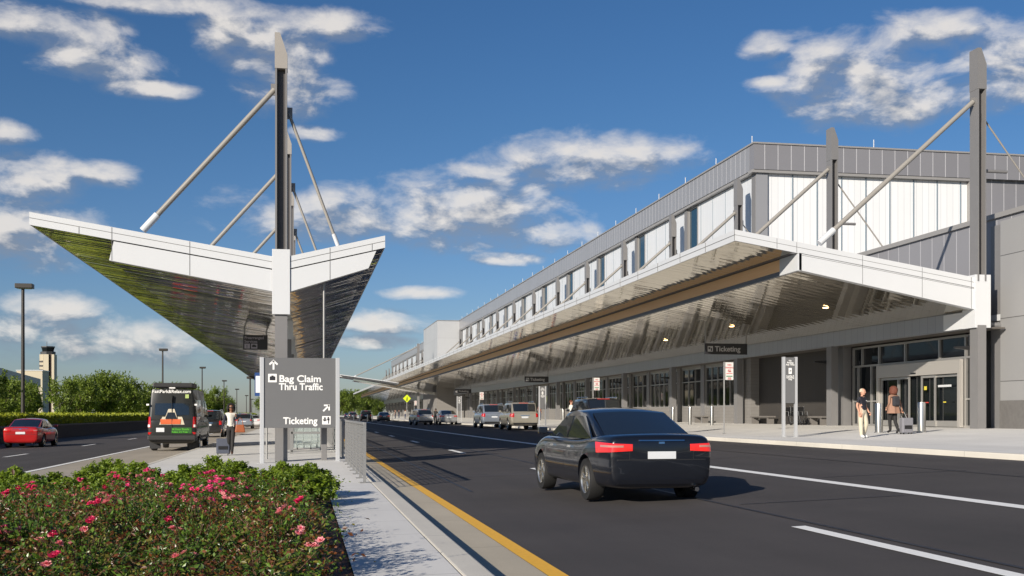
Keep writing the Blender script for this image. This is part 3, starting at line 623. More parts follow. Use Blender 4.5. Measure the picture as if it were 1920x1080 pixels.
railing(21.2, 30.6, 'grey wire mesh railing section nearest, beside the yellow line'); railing(33.2, 45, 'grey wire mesh railing section behind the wayfinding sign'); railing(47, 62, 'grey wire mesh railing section farthest down the island')

# shelter, carts under the canopy behind the sign
sh = thing('wind_shelter', 'low glass and steel wind shelter frame behind the wayfinding sign', 'shelter', (.1, 40, .09))
for x in (-.42, .62):
    for y in (38.2, 41): MB().box(x-.05, x+.05, y-.05, y+.05, .09, 2.4).build('post', GALV, sh)
MB().box(-.42, .62, 38.15, 38.2, .75, .82).box(-.42, .62, 38.15, 38.2, .15, .2).box(-.42, .62, 38.15, 38.2, 2.2, 2.28).build('rail', GALV, sh)
gl = bpy.data.materials.new('shelter_glass'); gl.use_nodes = True; q = gl.node_tree.nodes['Principled BSDF']; q.inputs['Base Color'].default_value = (.8, .9, .88, 1); q.inputs['Transmission Weight'].default_value = .9; q.inputs['Roughness'].default_value = .05; q.inputs['IOR'].default_value = 1.1
MB().box(-.37, .57, 40.98, 41.0, .2, 2.2).build('glass_panel', gl, sh)
def cart(x, y, lab):
    o = thing('luggage_cart', lab, 'cart', (x, y, wz(x)), 'luggage carts behind the sign'); g = wz(x)
    b = MB(); b.tube((x-.28, y, g+.18), (x-.28, y+.8, g+.18), .018).tube((x+.28, y, g+.18), (x+.28, y+.8, g+.18), .018)
    for k in range(5): b.tube((x-.28, y+.1+.17*k, g+.18), (x+.28, y+.1+.17*k, g+.18), .012)
    b.path([(x-.28, y, g+.18), (x-.28, y-.1, g+1.0), (x+.28, y-.1, g+1.0), (x+.28, y, g+.18)], .018).tube((x-.28, y-.06, g+.6), (x+.28, y-.06, g+.6), .014); b.build('frame', GALV, o, smooth=True)
    for dx in (-.25, .25):
        for dy in (.05, .75): MB().lathe([(.0, -.02), (.07, -.02), (.07, .02), (0, .02)], (x+dx, y+dy, g+.07), 12, axis='x').build('wheel', RUB, o)
cart(0.0, 42.5, 'grey luggage cart, nearer of the two behind the shelter glass'); cart(.25, 44.2, 'grey luggage cart, farther of the two behind the shelter')

# ---------------------------------------------------------------- bollards, benches, wheelchairs
def bollard(X, Y, r, h, lab, grp):
    g0 = wz(X) if X > 15.3 else rz(X); o = thing('bollard', lab, 'bollard', (X, Y, g0), grp)
    MB().lathe([(r, 0), (r, h*.96), (r*.92, h), (0, h+.01)], (X, Y, g0), 24).build('post', STEEL, o, smooth=True); MB().lathe([(r+.03, 0), (r+.03, .02), (r, .03)], (X, Y, g0), 24).build('base_ring', GALV, o, smooth=True); return o
for i, (px, X, lab) in enumerate(((1648, 21.6, 'thick steel bollard left of the doors, beside the walking man'), (1728, 22.6, 'thick steel bollard right before the open sliding door'))): bollard(X, Yof(px, X), .15, 1.12, lab, 'steel bollards before the terminal')
for i, (px, X) in enumerate(((1335, 23.7), (1294, 23.7), (1262, 23.7), (1130, 23.7), (1056, 23.7), (1002, 23.7), (975, 23.7), (940, 23.7))):
    bollard(X, Yof(px, X), .10, 1.1, 'slim steel bollard before the windows, %s from the doors' % ORD[i], 'steel bollards before the terminal')
for i, px in enumerate((663, 674, 689, 698, 711, 723, 735)):
    X = Xat(px, 178); bollard(X, 178, .08, 1.15, 'slim pale bollard in the far crosswalk row, %s from the left' % ('first' if i == 0 else ORD[i]), 'far crosswalk bollards')
BEN = mat('bench_concrete', (.14, .13, .12), .8, var=.1)
def bench(X, Y, L, lab):
    g0 = wz(X); o = thing('bench', lab, 'bench', (X, Y, g0), 'low benches against the terminal wall')
    MB().box(X-.25, X+.25, Y-L/2, Y+L/2, g0+.38, g0+.47).build('seat', BEN, o, bevel=.01)
    for s in (-1, 1): MB().box(X-.2, X+.2, Y+s*(L/2-.2)-.06, Y+s*(L/2-.2)+.06, g0, g0+.378).build('leg', BEN, o)
bench(26.5, Yof(1430, 26.5), 2.6, 'low concrete bench at the left end of the dark alcove'); bench(26.5, Yof(1535, 26.5), 1.6, 'low concrete bench at the right end of the dark alcove')
bench(26.0, Yof(1315, 26), 1.8, 'low concrete bench between two bollards under the windows'); bench(25.6, Yof(1160, 25.6), 1.8, 'low concrete bench farther along under the windows')
def wheelchair(X, Y, lab):
    g = wz(X); o = thing('wheelchair', lab, 'wheelchair', (X, Y, g), 'folded wheelchairs parked in the alcove')
    MB().box(X-.22, X+.22, Y-.22, Y+.2, g+.48, g+.52).build('seat', BLACK, o); MB().box(X-.22, X+.22, Y+.2, Y+.24, g+.52, g+.95).build('backrest', BLACK, o)
    for s in (-1, 1):
        b = MB()
        for k in range(20):
            a, c = 2*math.pi*k/20, 2*math.pi*(k+1)/20; b.tube((X+s*.28, Y+.1+.3*math.cos(a), g+.3+.3*math.sin(a)), (X+s*.28, Y+.1+.3*math.cos(c), g+.3+.3*math.sin(c)), .016, n=6)
        for k in range(6): a = math.pi*k/3; b.tube((X+s*.28, Y+.1, g+.3), (X+s*.28, Y+.1+.3*math.cos(a), g+.3+.3*math.sin(a)), .005, n=4)
        b.build('wheel', BLACK, o); MB().path([(X+s*.24, Y+.24, g+.3), (X+s*.24, Y+.24, g+.98), (X+s*.24, Y+.36, g+1.0)], .013).path([(X+s*.24, Y-.22, g+.5), (X+s*.24, Y-.45, g+.15), (X+s*.2, Y-.58, g+.13)], .013).path([(X+s*.24, Y+.2, g+.72), (X+s*.24, Y-.15, g+.72), (X+s*.24, Y-.18, g+.5)], .012).build('frame', STEEL, o)
        MB().lathe([(0, -.015), (.09, -.015), (.09, .015), (0, .015)], (X+s*.22, Y-.4, g+.09), 12, axis='x').build('caster', RUB, o)
for k, px in enumerate((1484, 1494, 1503)): wheelchair(25.6+.2*k, Yof(px, 25.6+.2*k), 'black folding wheelchair in the alcove behind the pylon sign, %s' % ('leftmost', 'middle one', 'rightmost')[k])
WBIN = mat('bin_white', (.45, .43, .40), .6)
for px, X, lab in ((1090, 25.0, 'light square litter bin before the windows right of the parked van'), (965, 25, 'light square litter bin farther along by the glass wall')):
    Y = Yof(px, X); g = wz(X); o = thing('litter_bin', lab, 'litter bin', (X, Y, g)); MB().box(X-.28, X+.28, Y-.28, Y+.28, g, g+.85).build('body', WBIN, o, bevel=.02); MB().box(X-.31, X+.31, Y-.31, Y+.31, g+.86, g+1.0).build('lid', BLACK, o, bevel=.02)

# ---------------------------------------------------------------- vehicles
def paint(name, c, metal=.35, rough=.28): return mat(name, c, rough, metal, coat=1.0)
TAILR = mat('tail_light', (.45, .008, .008), .15, coat=1, emit=((1, .03, .02), .04)); TAILB = mat('tail_light_lit', (.55, .01, .01), .15, coat=1, emit=((1, .04, .03), .28))
CGL = mat('car_glass', (.012, .016, .02), .03, spec=.9, coat=.5); PLATE = mat('plate', (.60, .62, .64), .5); RIM = mat('rim_alloy', (.55, .53, .48), .25, .9)
CHR = mat('chrome', (.7, .7, .7), .12, 1); HEADL = mat('head_light', (.7, .7, .7), .1, .3, coat=1); PLAST = mat('plastic_trim', (.018, .018, .019), .55)
KINDS = {
 'sedan': dict(L=4.78, W=1.84, H=1.46, wb=2.76, r=.33, gc=.2, belt=.96, deck=1.04, cowl=.98, nose=.72, gh=(.62, 1.62, 2.75, 3.62), wt=.63, rearw=.90, z0=.32),
 'suv': dict(L=4.95, W=1.96, H=1.82, wb=2.9, r=.38, gc=.27, belt=1.12, deck=1.14, cowl=1.14, nose=.92, gh=(.10, .52, 3.0, 3.72), wt=.70, rearw=.94, z0=.42),
 'crossover': dict(L=4.6, W=1.84, H=1.64, wb=2.65, r=.35, gc=.24, belt=1.02, deck=1.04, cowl=1.04, nose=.82, gh=(.12, .75, 2.7, 3.5), wt=.67, rearw=.92, z0=.38),
 'van': dict(L=6.9, W=2.0, H=2.62, wb=4.0, r=.36, gc=.3, belt=1.35, deck=1.35, cowl=1.35, nose=.95, gh=(.03, .16, 5.15, 6.15), wt=.84, rearw=.98, z0=.45)}
def body_mesh(P):
    L, W, gc = P['L'], P['W'], P['gc']; hw = W/2; van = P['H'] > 2.2
    yb, yr, yf, yw = P['gh']
    st = [(0, P['rearw']*.93, gc+.16, P['deck']-.10), (.05, P['rearw']*.97, gc+.05, P['deck']-.03), (.16, P['rearw'], gc+.02, P['deck']), (max(yb, .4), .985, gc, P['deck']+.0)]
    for y in (L*.3, L*.42, L*.55): st.append((y, 1.0, gc, P['belt']))
    st += [(yw-.15, .995, gc, P['belt']+.01), (yw+.1, .985, gc, P['cowl'])]
    hl = L-yw
    st += [(yw+hl*.4, .965, gc, P['cowl']-(P['cowl']-P['nose'])*.25), (yw+hl*.75, .93, gc+.01, P['nose']+.06), (L-.12, .86, gc+.03, P['nose']-.02), (L-.03, .78, gc+.10, P['nose']-.14), (L, .70, gc+.2, P['nose']-.28)]
    prof = []
    for y, k, zb_, zt_ in st:
        w = hw*k; h = zt_-zb_
        half = [(0, zb_), (w*.84, zb_), (w*.955, zb_+h*.10), (w*.985, zb_+h*.32), (w, zb_+h*.60), (w*.985, zb_+h*.80), (w*.955, zb_+h*.93), (w*.88, zb_+h*1.0), (w*.55, zb_+h*1.015), (0, zb_+h*1.03)]
        prof.append((y-L/2, [(x, z) for x, z in half]+[(-x, z) for x, z in half[::-1][1:-1]]))
    b = MB(); n = len(prof[0][1])
    for y, q in prof: b.v += [(x, y, z) for x, z in q]
    for j in range(len(prof)-1):
        for i in range(n): b.f.append((j*n+i, j*n+(i+1) % n, (j+1)*n+(i+1) % n, (j+1)*n+i)); b.m.append(0)
    b.f.append(tuple(range(n))); b.m.append(0); b.f.append(tuple(range(len(b.v)-n, len(b.v)))[::-1]); b.m.append(0)
    o = b.build('tmp', BLACK); s = o.modifiers.new('s', 'SUBSURF'); s.levels = s.render_levels = 2
    me = ev(o); old = o.data; o.data = me; o.modifiers.clear()
    cut = MB()
    for wy_ in (-P['wb']/2+P.get('sh', 0), P['wb']/2+P.get('sh', 0)):
        for s_ in (-1, 1):
            xa, xb = s_*(hw-.27), s_*(hw+.2)
            cut.tube((xa, wy_, P['r']), (xb, wy_, P['r']), P['r']+.065, n=32)
    c = cut.build('cut', BLACK); bo = o.modifiers.new('b', 'BOOLEAN'); bo.object = c; bo.operation = 'DIFFERENCE'; bo.solver = 'EXACT'
    me2 = ev(o); bpy.data.objects.remove(o); bpy.data.objects.remove(c)
    for p_ in me2.polygons: p_.use_smooth = True
    me2.set_sharp_from_angle(angle=R(40)); return me2
def bvh_of(me):
    return BVHTree.FromPolygons([v.co.copy() for v in me.vertices], [tuple(p.vertices) for p in me.polygons])
def patch(bvhs, quad, d, off, thick, nu=8, nv=4):
    """a panel laid on the body: a grid between four corners, cast along d until it meets the bodywork"""
    d = Vector(d); A, B_, C2, D = [Vector(q) for q in quad]; grid = []
    for j in range(nv+1):
        row = []
        for i in range(nu+1):
            u, v = i/nu, j/nv; p = (A*(1-u)+B_*u)*(1-v)+(D*(1-u)+C2*u)*v; hit = None
            for bv in bvhs:
                h = bv.ray_cast(p - d*7, d, 14)
                if h[0] is not None and (hit is None or (h[0]-p).dot(d) < (hit-p).dot(d)): hit = h[0]
            row.append(hit)
        grid.append(row)
    flat = [h for r_ in grid for h in r_ if h is not None]
    if not flat: return MB()
    m_ = MB(); fb = sum((h.dot(d) for h in flat))/len(flat)
    P1 = []
    for j, r_ in enumerate(grid):
        for i, h in enumerate(r_):
            if h is None:
                u, v = i/nu, j/nv; p = (A*(1-u)+B_*u)*(1-v)+(D*(1-u)+C2*u)*v; h = p + d*(fb-p.dot(d))
            P1.append(h)
    n = nu+1; vs = [p-d*(off+thick) for p in P1]+[p-d*(off-.03) for p in P1]; k = len(P1); fs = []
    for j in range(nv):
        for i in range(nu): fs.append((j*n+i, j*n+i+1, (j+1)*n+i+1, (j+1)*n+i)); fs.append((k+j*n+i, k+(j+1)*n+i, k+(j+1)*n+i+1, k+j*n+i+1))
    for i in range(nu): fs += [(i, k+i, k+i+1, i+1), (nv*n+i, nv*n+i+1, k+nv*n+i+1, k+nv*n+i)]
    for j in range(nv): fs += [(j*n, (j+1)*n, k+(j+1)*n, k+j*n), (j*n+nu, k+j*n+nu, k+(j+1)*n+nu, (j+1)*n+nu)]
    return m_.add(vs, fs)
CACHE = {}
def car(kind, name, label, cat, X, Y, pm, group=None, rot=0, z=None, lit=False, detail=True):
    P = KINDS[kind]; L, W, H = P['L'], P['W'], P['H']; hw = W/2; van = kind == 'van'
    if kind not in CACHE: me = body_mesh(P); CACHE[kind] = (me, bvh_of(me))
    me, bv = CACHE[kind]; me = me.copy(); me.materials.clear(); me.materials.append(pm)
    root = thing(name, label, cat, (X, Y, rz(X) if z is None else z), group, rot)
    B = bpy.data.objects.new('body', me); COL.objects.link(B); B.parent = root
    ORIG[B.name] = Vector((0,0,0)); K = dict(local=True)
    yb, yr, yf, yw = [q-L/2 for q in P['gh']]; zb_ = P['belt']-.04; wb_ = hw*(.93 if not van else .975); wt = hw*P['wt']/.78*.92 if not van else hw*P['wt']
    zr = H-.05
    # cabin: sections rear glass foot, roof rear, roof mid, roof front, screen foot
    secs = [(yb, wb_*.93, zb_, wb_*.86, zb_+.06, zb_+.08), (yr, wb_*.99, zb_, wt*.97, zr-.03, zr+.01), ((yr+yf)/2, wb_, zb_, wt, zr, zr+.05), (yf, wb_*.99, zb_, wt*.97, zr-.03, zr+.01), (yw, wb_*.9, zb_, wb_*.82, zb_+.06, zb_+.08)]
    b = MB()
    for (y, w1, z1, w2, z2, z3) in secs: b.v += [(-w1, y, z1-.1), (-w2, y, z2), (-w2*.5, y, z3-.01), (0, y, z3), (w2*.5, y, z3-.01), (w2, y, z2), (w1, y, z1-.1)]
    for j in range(4):
        for i in range(6): b.f.append((j*7+i, j*7+i+1, (j+1)*7+i+1, (j+1)*7+i)); b.m.append(0)
    b.f += [tuple(range(7)), tuple(range(28, 35))[::-1]]; b.m += [0, 0]
    for j in range(4): b.f.append((j*7, (j+1)*7, (j+1)*7+6, j*7+6)); b.m.append(0)
    cab = b.build('cabin', pm, root, local=True, bevel=.035, smooth=True)
    def side(ya, yc, t0, t1, s, mrg=.07, sub=None):
        def P3(y, t):
            # side plane, linear between belt and roof rail
            f = max(0, min(1, (y-yr)/max(.01, (yf-yr)))); wtt = wt*(.97+.03*(1-abs(2*f-1)))
            x = wb_*.995+(wtt-wb_*.995)*t; return Vector((s*(x+.012), y, zb_+(zr-.02-zb_)*t))
        def lim(t, y, mode):
            lo = yb+(yr-yb)*t+mrg+.05; hi = yw-(yw-yf)*t-mrg-.1
            return max(lo, min(hi, y))
        q = [P3(lim(t0, ya, 0), t0), P3(lim(t0, yc, 0), t0), P3(lim(t1, yc, 0), t1), P3(lim(t1, ya, 0), t1)]
        nrm = Vector((s, 0, .25)).normalized(); return MB().add(q+[v-nrm*.03 for v in q], [(0,1,2,3),(7,6,5,4),(0,4,5,1),(1,5,6,2),(2,6,7,3),(3,7,4,0)])
    t0, t1 = (.10, .86) if not van else (.08, .66)
    mid = (yr+yf)/2
    for s in (-1, 1):
        if van: wins = [(yb+.35, yb+1.6), (yb+1.7, yb+2.9), (yb+3.0, yb+4.2), (yb+4.35, yw)]
        elif kind == 'sedan': wins = [(yb, mid-.03), (mid+.05, yw)]
        else: wins = [(yb, yr+.62), (yr+.70, mid+.12), (mid+.2, yw)]
        for a, c in wins: side(a, c, t0, t1, s).build('side_window', CGL, root, local=True)
    def ends(yA, wA, zA, yB, wB, zB, ins, name):
        a = Vector((0, yA, zA)); c = Vector((0, yB, zB)); v = c-a; nrm = Vector((0, v.z, -v.y)).normalized()
        if nrm.z < 0 or (abs(nrm.z) < .5 and nrm.y*(yA-mid) < 0): nrm = -nrm
        p0 = a+v*ins[0]; p1 = a+v*ins[1]; w0, w1 = wA+(wB-wA)*ins[0]-ins[2], wA+(wB-wA)*ins[1]-ins[2]; vs = []; n = 8
        for k in range(n+1):
            f = k/n*2-1; bulge = .035*(1-f*f)*(1 if True else 0)
            vs += [Vector((w0*f, p0.y, p0.z))+nrm*(.006+bulge*.9), Vector((w1*f, p1.y, p1.z))+nrm*(.006+bulge*.9)]
        fs = [(2*k, 2*k+2, 2*k+3, 2*k+1) for k in range(n)]; m_ = MB(); m_.add(vs, fs); m_.add([v_-nrm*.04 for v_ in vs], [f[::-1] for f in fs]); k2 = len(vs)
        m_.f += [(2*k, k2+2*k, k2+2*k+2, 2*k+2) for k in range(n)]+[(2*k+1, 2*k+3, k2+2*k+3, k2+2*k+1) for k in range(n)]; m_.m += [0]*(2*n)
        return m_.build(name, CGL, root, local=True, smooth=True)
    ins = (.10, .88, .06) if not van else (.10, .50, .16)
    ends(yb, wb_*.86, zb_+.06, yr, wt*.97, zr-.0, ins, 'rear_window'); ends(yw, wb_*.82, zb_+.06, yf, wt*.97, zr-.0, (.06, .93, .05), 'windscreen')
    rim_n = 5 if kind == 'sedan' else 7; r = P['r']
    for wy_ in (-P['wb']/2, P['wb']/2):
        for s in (-1, 1):
            xo = s*(hw-.03); dd = -s
            ty = MB().lathe([(r*.66, -.10), (r*.96, -.11), (r, -.07), (r, .07), (r*.96, .11), (r*.66, .10)], (s*(hw-.135), wy_, r), 36, axis='x').build('tyre', RUB, root, smooth=True, local=True); ty.name = 'wheel'
            b = MB(); cx = s*(hw-.04); b.lathe([(r*.60, -.08*1), (r*.68, .0), (r*.66, .02), (r*.60, .0), (r*.60, -.08)] if s > 0 else [(r*.60, .08), (r*.68, 0), (r*.66, -.02), (r*.60, 0), (r*.60, .08)], (cx, wy_, r), 36, axis='x')
            b.lathe([(0, s*.0), (r*.16, s*.0), (r*.18, -s*.05)], (cx, wy_, r), 20, axis='x')
            for k in range(rim_n):
                a = 2*math.pi*(k+.2)/rim_n
                for da in (-.16, .16):
                    b.tube((cx-s*.015, wy_+r*.12*math.cos(a), r+r*.12*math.sin(a)), (cx-s*.012, wy_+r*.64*math.cos(a+da), r+r*.64*math.sin(a+da)), r*.055, r*.045, n=6)
            b.build('rim', RIM, ty, local=True, smooth=True)
            MB().lathe([(0, 0), (r*.62, 0)], (s*(hw-.15), wy_, r), 24, axis='x').build('brake_disc', PLAST, ty, local=True)
    cb = bvh_of(cab.data); BV = [bv, cb]
    TL = TAILB if lit else TAILR
    z0 = P['z0']; re = (0, 1, 0)
    for s in (-1, 1):
        if kind == 'sedan': q = [(s*.46, -L/2, .80), (s*.98, -L/2+.34, .765), (s*.98, -L/2+.40, .93), (s*.46, -L/2, .90)]
        elif kind == 'van': q = [(s*.82, 0, .98), (s*.97, 0, .98), (s*.97, 0, 1.42), (s*.84, 0, 1.42)]
        else: q = [(s*(hw-.27), 0, .84), (s*(hw-.10), 0, .84), (s*(hw-.10), 0, P['belt']+.02), (s*(hw-.27), 0, P['belt']-.03)]
        if kind == 'sedan': patch(BV, [(s*.56, -L/2+.06, .852), (s*.90, -L/2+.28, .855), (s*.90, -L/2+.28, .885), (s*.56, -L/2+.06, .882)], (-s*.55, .83, 0), .018, .006, 10, 1).build('reverse_light', mat('lamp_clear', (.45, .22, .18), .15, coat=1), root, local=True, smooth=True)
        patch(BV, q, re if kind != 'sedan' else (-s*.55, .83, 0), .004, .012, 14, 4).build('tail_light', TL, root, local=True, smooth=True)
        if kind in ('suv', 'crossover'): patch([bv], [(s*hw, -L/2+.09, q[0][2]+.01), (s*hw, -L/2+.36, q[0][2]+.05), (s*hw, -L/2+.30, q[2][2]-.02), (s*hw, -L/2+.09, q[2][2]-.01)], (-s, 0, 0), .0, .012).build('tail_light', TL, root, local=True, smooth=True)
        patch([bv], [(s*.45, 0, P['nose']-.22), (s*.74, 0, P['nose']-.20), (s*.74, 0, P['nose']-.06), (s*.45, 0, P['nose']-.10)], (0, -1, 0), .0, .015).build('headlight', HEADL, root, local=True, smooth=True)
        mx = s*(hw+.10); my = yw-.35; mz = P['belt']+.10
        mx -= s*.03; MB().box(mx-.08, mx+.08, my-.05, my+.05, mz-.05, mz+.06).box(min(mx, mx-s*.2), max(mx, mx-s*.2), my-.02, my+.02, mz-.06, mz-.02).build('wing_mirror', pm if not van else PLAST, root, local=True, bevel=.025)
        if detail:
            hy = [(mid-.45, P['belt']-.13), (mid+.62, P['belt']-.13)]
            for y_, z_ in hy: patch([bv], [(s*hw, y_, z_-.02), (s*hw, y_+.2, z_-.02), (s*hw, y_+.2, z_+.015), (s*hw, y_, z_+.015)], (-s, 0, 0), .0, .03, 4, 1).build('door_handle', CHR if kind == 'sedan' else pm, root, local=True)
            for y_ in (mid-.62, mid+.02, yw-.28):
                patch([bv], [(s*hw, y_, P['gc']+.12), (s*hw, y_+.008, P['gc']+.12), (s*hw, y_+.008, P['belt']-.02), (s*hw, y_, P['belt']-.02)], (-s, 0, 0), .0, .001, 1, 10).build('door_gap', PLAST, root, local=True)
    patch([bv], [(-.22, 0, z0+.36), (.22, 0, z0+.36), (.22, 0, z0+.47), (-.22, 0, z0+.47)] if kind != 'van' else [(-.62, 0, .80), (-.30, 0, .80), (-.30, 0, .97), (-.62, 0, .97)], re, .006, .008, 4, 2).build('number_plate', PLATE, root, local=True)
    patch([bv], [(-hw*.86, 0, P['gc']+.10), (hw*.86, 0, P['gc']+.10), (hw*.86, 0, z0+.06), (-hw*.86, 0, z0+.06)], re, .003, .012, 14, 2).build('bumper_trim', PLAST if kind != 'sedan' else pm, root, local=True, smooth=True)
    if kind == 'sedan':
        for z_ in (.66, .30): patch([bv], [(-.86, 0, z_), (.86, 0, z_), (.86, 0, z_+.012), (-.86, 0, z_+.012)], re, .0, .002, 20, 1).build('bumper_line', PLAST, root, local=True)
        for s in (-1, 1): patch([bv], [(s*.50, 0, .66), (s*.508, 0, .66), (s*.508, 0, .80), (s*.50, 0, .80)], re, .0, .002, 1, 4).build('boot_gap', PLAST, root, local=True)
    if kind == 'sedan': patch([bv], [(-.045, 0, .905), (.045, 0, .905), (.045, 0, .935), (-.045, 0, .935)], re, .004, .006, 2, 1).build('badge', CHR, root, local=True)
    if kind == 'sedan': patch([bv], [(-.36, 0, .945), (.36, 0, .945), (.36, 0, .965), (-.36, 0, .965)], re, .005, .015, 8, 1).build('boot_trim', CHR, root, local=True)
    if kind in ('suv', 'crossover'):
        patch([bv, cb], [(-.3, 0, z0+.52), (.3, 0, z0+.52), (.3, 0, z0+.56), (-.3, 0, z0+.56)], re, .005, .012, 8, 1).build('tailgate_handle', CHR, root, local=True)
        for s in (-1, 1): MB().tube((s*wt*.9, yr+.2, zr+.07), (s*wt*.9, yf-.2, zr+.07), .02, n=6).tube((s*wt*.9, yr+.3, zr-.02), (s*wt*.9, yr+.3, zr+.07), .018, n=6).tube((s*wt*.9, yf-.3, zr-.02), (s*wt*.9, yf-.3, zr+.07), .018, n=6).build('roof_rail', CHR, root, local=True)
        MB().box(-.3, .3, yr-.03, yr+.02, zr-.03, zr+.0).build('brake_light', TL, root, local=True)
    if lit or kind == 'sedan': MB().tube((.55, -L/2+.15, P['gc']+.02), (.55, -L/2-.03, P['gc']+.02), .035, n=10).build('exhaust', CHR, root, local=True)
    return root, BV
NAVY = paint('paint_navy_black', (.010, .012, .018)); SILV = paint('paint_silver', (.42, .43, .44), .6); GOLD = paint('paint_champagne', (.40, .37, .30), .5); SVB = paint('paint_silver_blue', (.32, .36, .42), .6)
REDP = paint('paint_red', (.42, .012, .012), .2); BLK = paint('paint_black', (.014, .014, .015), .2); DGR = paint('paint_dark_grey', (.06, .062, .068), .4); BLU = paint('paint_dark_blue', (.02, .035, .08), .4); WHT = paint('paint_white', (.62, .62, .62), 0)
def cd(px, X): return Yof(px, X)
car('sedan', 'sedan_car', 'black sedan driving away in the near lane of the ticketing road', 'car', 5.16, 18.45, NAVY, lit=True, rot=R(2.5))
car('suv', 'sport_utility_car', 'champagne gold sport utility car parked at the kerb under the second Ticketing sign', 'car', 14.0, Yof(984, 14)+2.4, GOLD, 'cars stopped along the terminal kerb')
car('suv', 'sport_utility_car', 'silver blue sport utility car parked just ahead of the gold one', 'car', 14.0, Yof(927, 14)+2.4, SVB, 'cars stopped along the terminal kerb')
car('suv', 'sport_utility_car', 'black sport utility car parked at the kerb, seen over the roof of the moving sedan', 'car', 14.0, Yof(1136, 14)+2.4, BLK, 'cars stopped along the terminal kerb')
car('sedan', 'sedan_car', 'silver sedan stopped at the kerb beside the person in black', 'car', 14.0, Yof(842, 14)+2.3, SILV, 'cars stopped along the terminal kerb')
car('crossover', 'crossover_car', 'silver crossover double parked left of the silver sedan', 'car', 11.9, Yof(793, 11.9)+2.2, SILV, 'cars stopped along the terminal kerb', rot=R(7))
for i, (X, d, k, p_, w_) in enumerate(((12, 172, 'sedan', DGR, 'dark grey'), (10.8, 200, 'suv', BLK, 'black'), (12.2, 226, 'sedan', BLU, 'dark blue'), (11, 258, 'crossover', DGR, 'dark grey'), (12.6, 300, 'suv', BLK, 'black'), (13, 345, 'sedan', BLU, 'dark blue'))):
    car(k, 'sedan_car' if k == 'sedan' else 'sport_utility_car', '%s car stopped far off behind the crosswalk bollards, %s in line' % (w_, ('first',)[0] if i == 0 else ORD[i]), 'car', X, Yd(X, d), p_, 'dark cars far beyond the crosswalk', detail=False)
car('sedan', 'sedan_car', 'bright red sedan driving along the left road past the barrier', 'car', -13.7, Yof(38, -13.7)+2.4, REDP)
car('sedan', 'sedan_car', 'dark red sedan half hidden by the left side of the shuttle van', 'car', -9.0, Yof(302, -9)+2.3, REDP)
car('suv', 'sport_utility_car', 'black sport utility car behind the shuttle van, right of it', 'car', -6.2, Yof(390, -6.2)+2.4, BLK)
car('crossover', 'crossover_car', 'silver grey car parked far off right of the walking woman', 'car', -6.2, Yof(457, -6.2)+2.3, SVB)
car('sedan', 'sedan_car', 'white sedan parked farthest along the island kerb', 'car', -6.0, Yof(475, -6)+2.3, WHT)
VB = paint('paint_van_black', (.009, .010, .0085), .0, .4)
van, BV = car('van', 'shuttle_van', 'tall black shuttle van with white lettering and orange suitcase picture stopped beside the island', 'van', -5.32, Yof(322, -5.32)+3.5, VB)
VB.node_tree.nodes['Principled BSDF'].inputs['Coat Weight'].default_value = .3; LV = -6.9/2
def vp(q, m_, name, off=.012, nu=6, nv=4): patch(BV, q, (0, 1, 0), off, .006, nu, nv).build(name, m_, van, local=True, smooth=True)
cream = mat('decal_cream', (.52, .47, .36), .5); orng = mat('decal_orange', (.55, .10, .02), .5); grn = mat('decal_green', (.02, .10, .015), .5); grnt = mat('decal_lime', (.10, .42, .03), .5)
vp([(-.50, 0, 1.10), (.50, 0, 1.10), (.40, 0, 1.42), (-.38, 0, 1.42)], cream, 'decal'); vp([(-.26, 0, 1.40), (.20, 0, 1.40), (.10, 0, 1.74), (-.14, 0, 1.74)], cream, 'decal', .05)
vp([(-.44, 0, 1.12), (.34, 0, 1.12), (.36, 0, 1.32), (-.46, 0, 1.32)], orng, 'decal', .03); vp([(-.26, 0, 1.34), (.20, 0, 1.34), (.10, 0, 1.60), (-.16, 0, 1.60)], BLK, 'decal', .062)
vp([(-.02, 0, .74), (.78, 0, .74), (.78, 0, .98), (-.02, 0, .98)], grn, 'decal', .012)
vp([(.52, 0, 2.18), (.66, 0, 2.18), (.66, 0, 2.34), (.52, 0, 2.34)], mat('decal_pale_green', (.35, .45, .15), .5), 'decal', .03)
def vback(z): 
    best = None
    for bv in BV:
        h = bv.ray_cast(Vector((0, -9, z)), Vector((0, 1, 0)), 12)
        if h[0] is not None and (best is None or h[0].y < best): best = h[0].y
    return best
text('FastPark&Relax.com', .185, (-.02, vback(2.43)-.02, 2.40), LETW, van, local=True, align='CENTER', bold=.02)
text('24 Hour Shuttle', .105, (.0, vback(.9)-.025, .875), grnt, van, local=True, bold=.02); text("Relax, it's Free", .105, (.0, vback(.78)-.03, .765), grnt, van, local=True, bold=.02)
MB().box(-.80, .80, -3.1, -1.3, 2.62, 2.82).build('roof_unit', PLAST, van, local=True, bevel=.05)
MB().box(-.12, .12, LV+.10, LV+.14, 2.58, 2.63).build('brake_light', LETW, van, local=True)
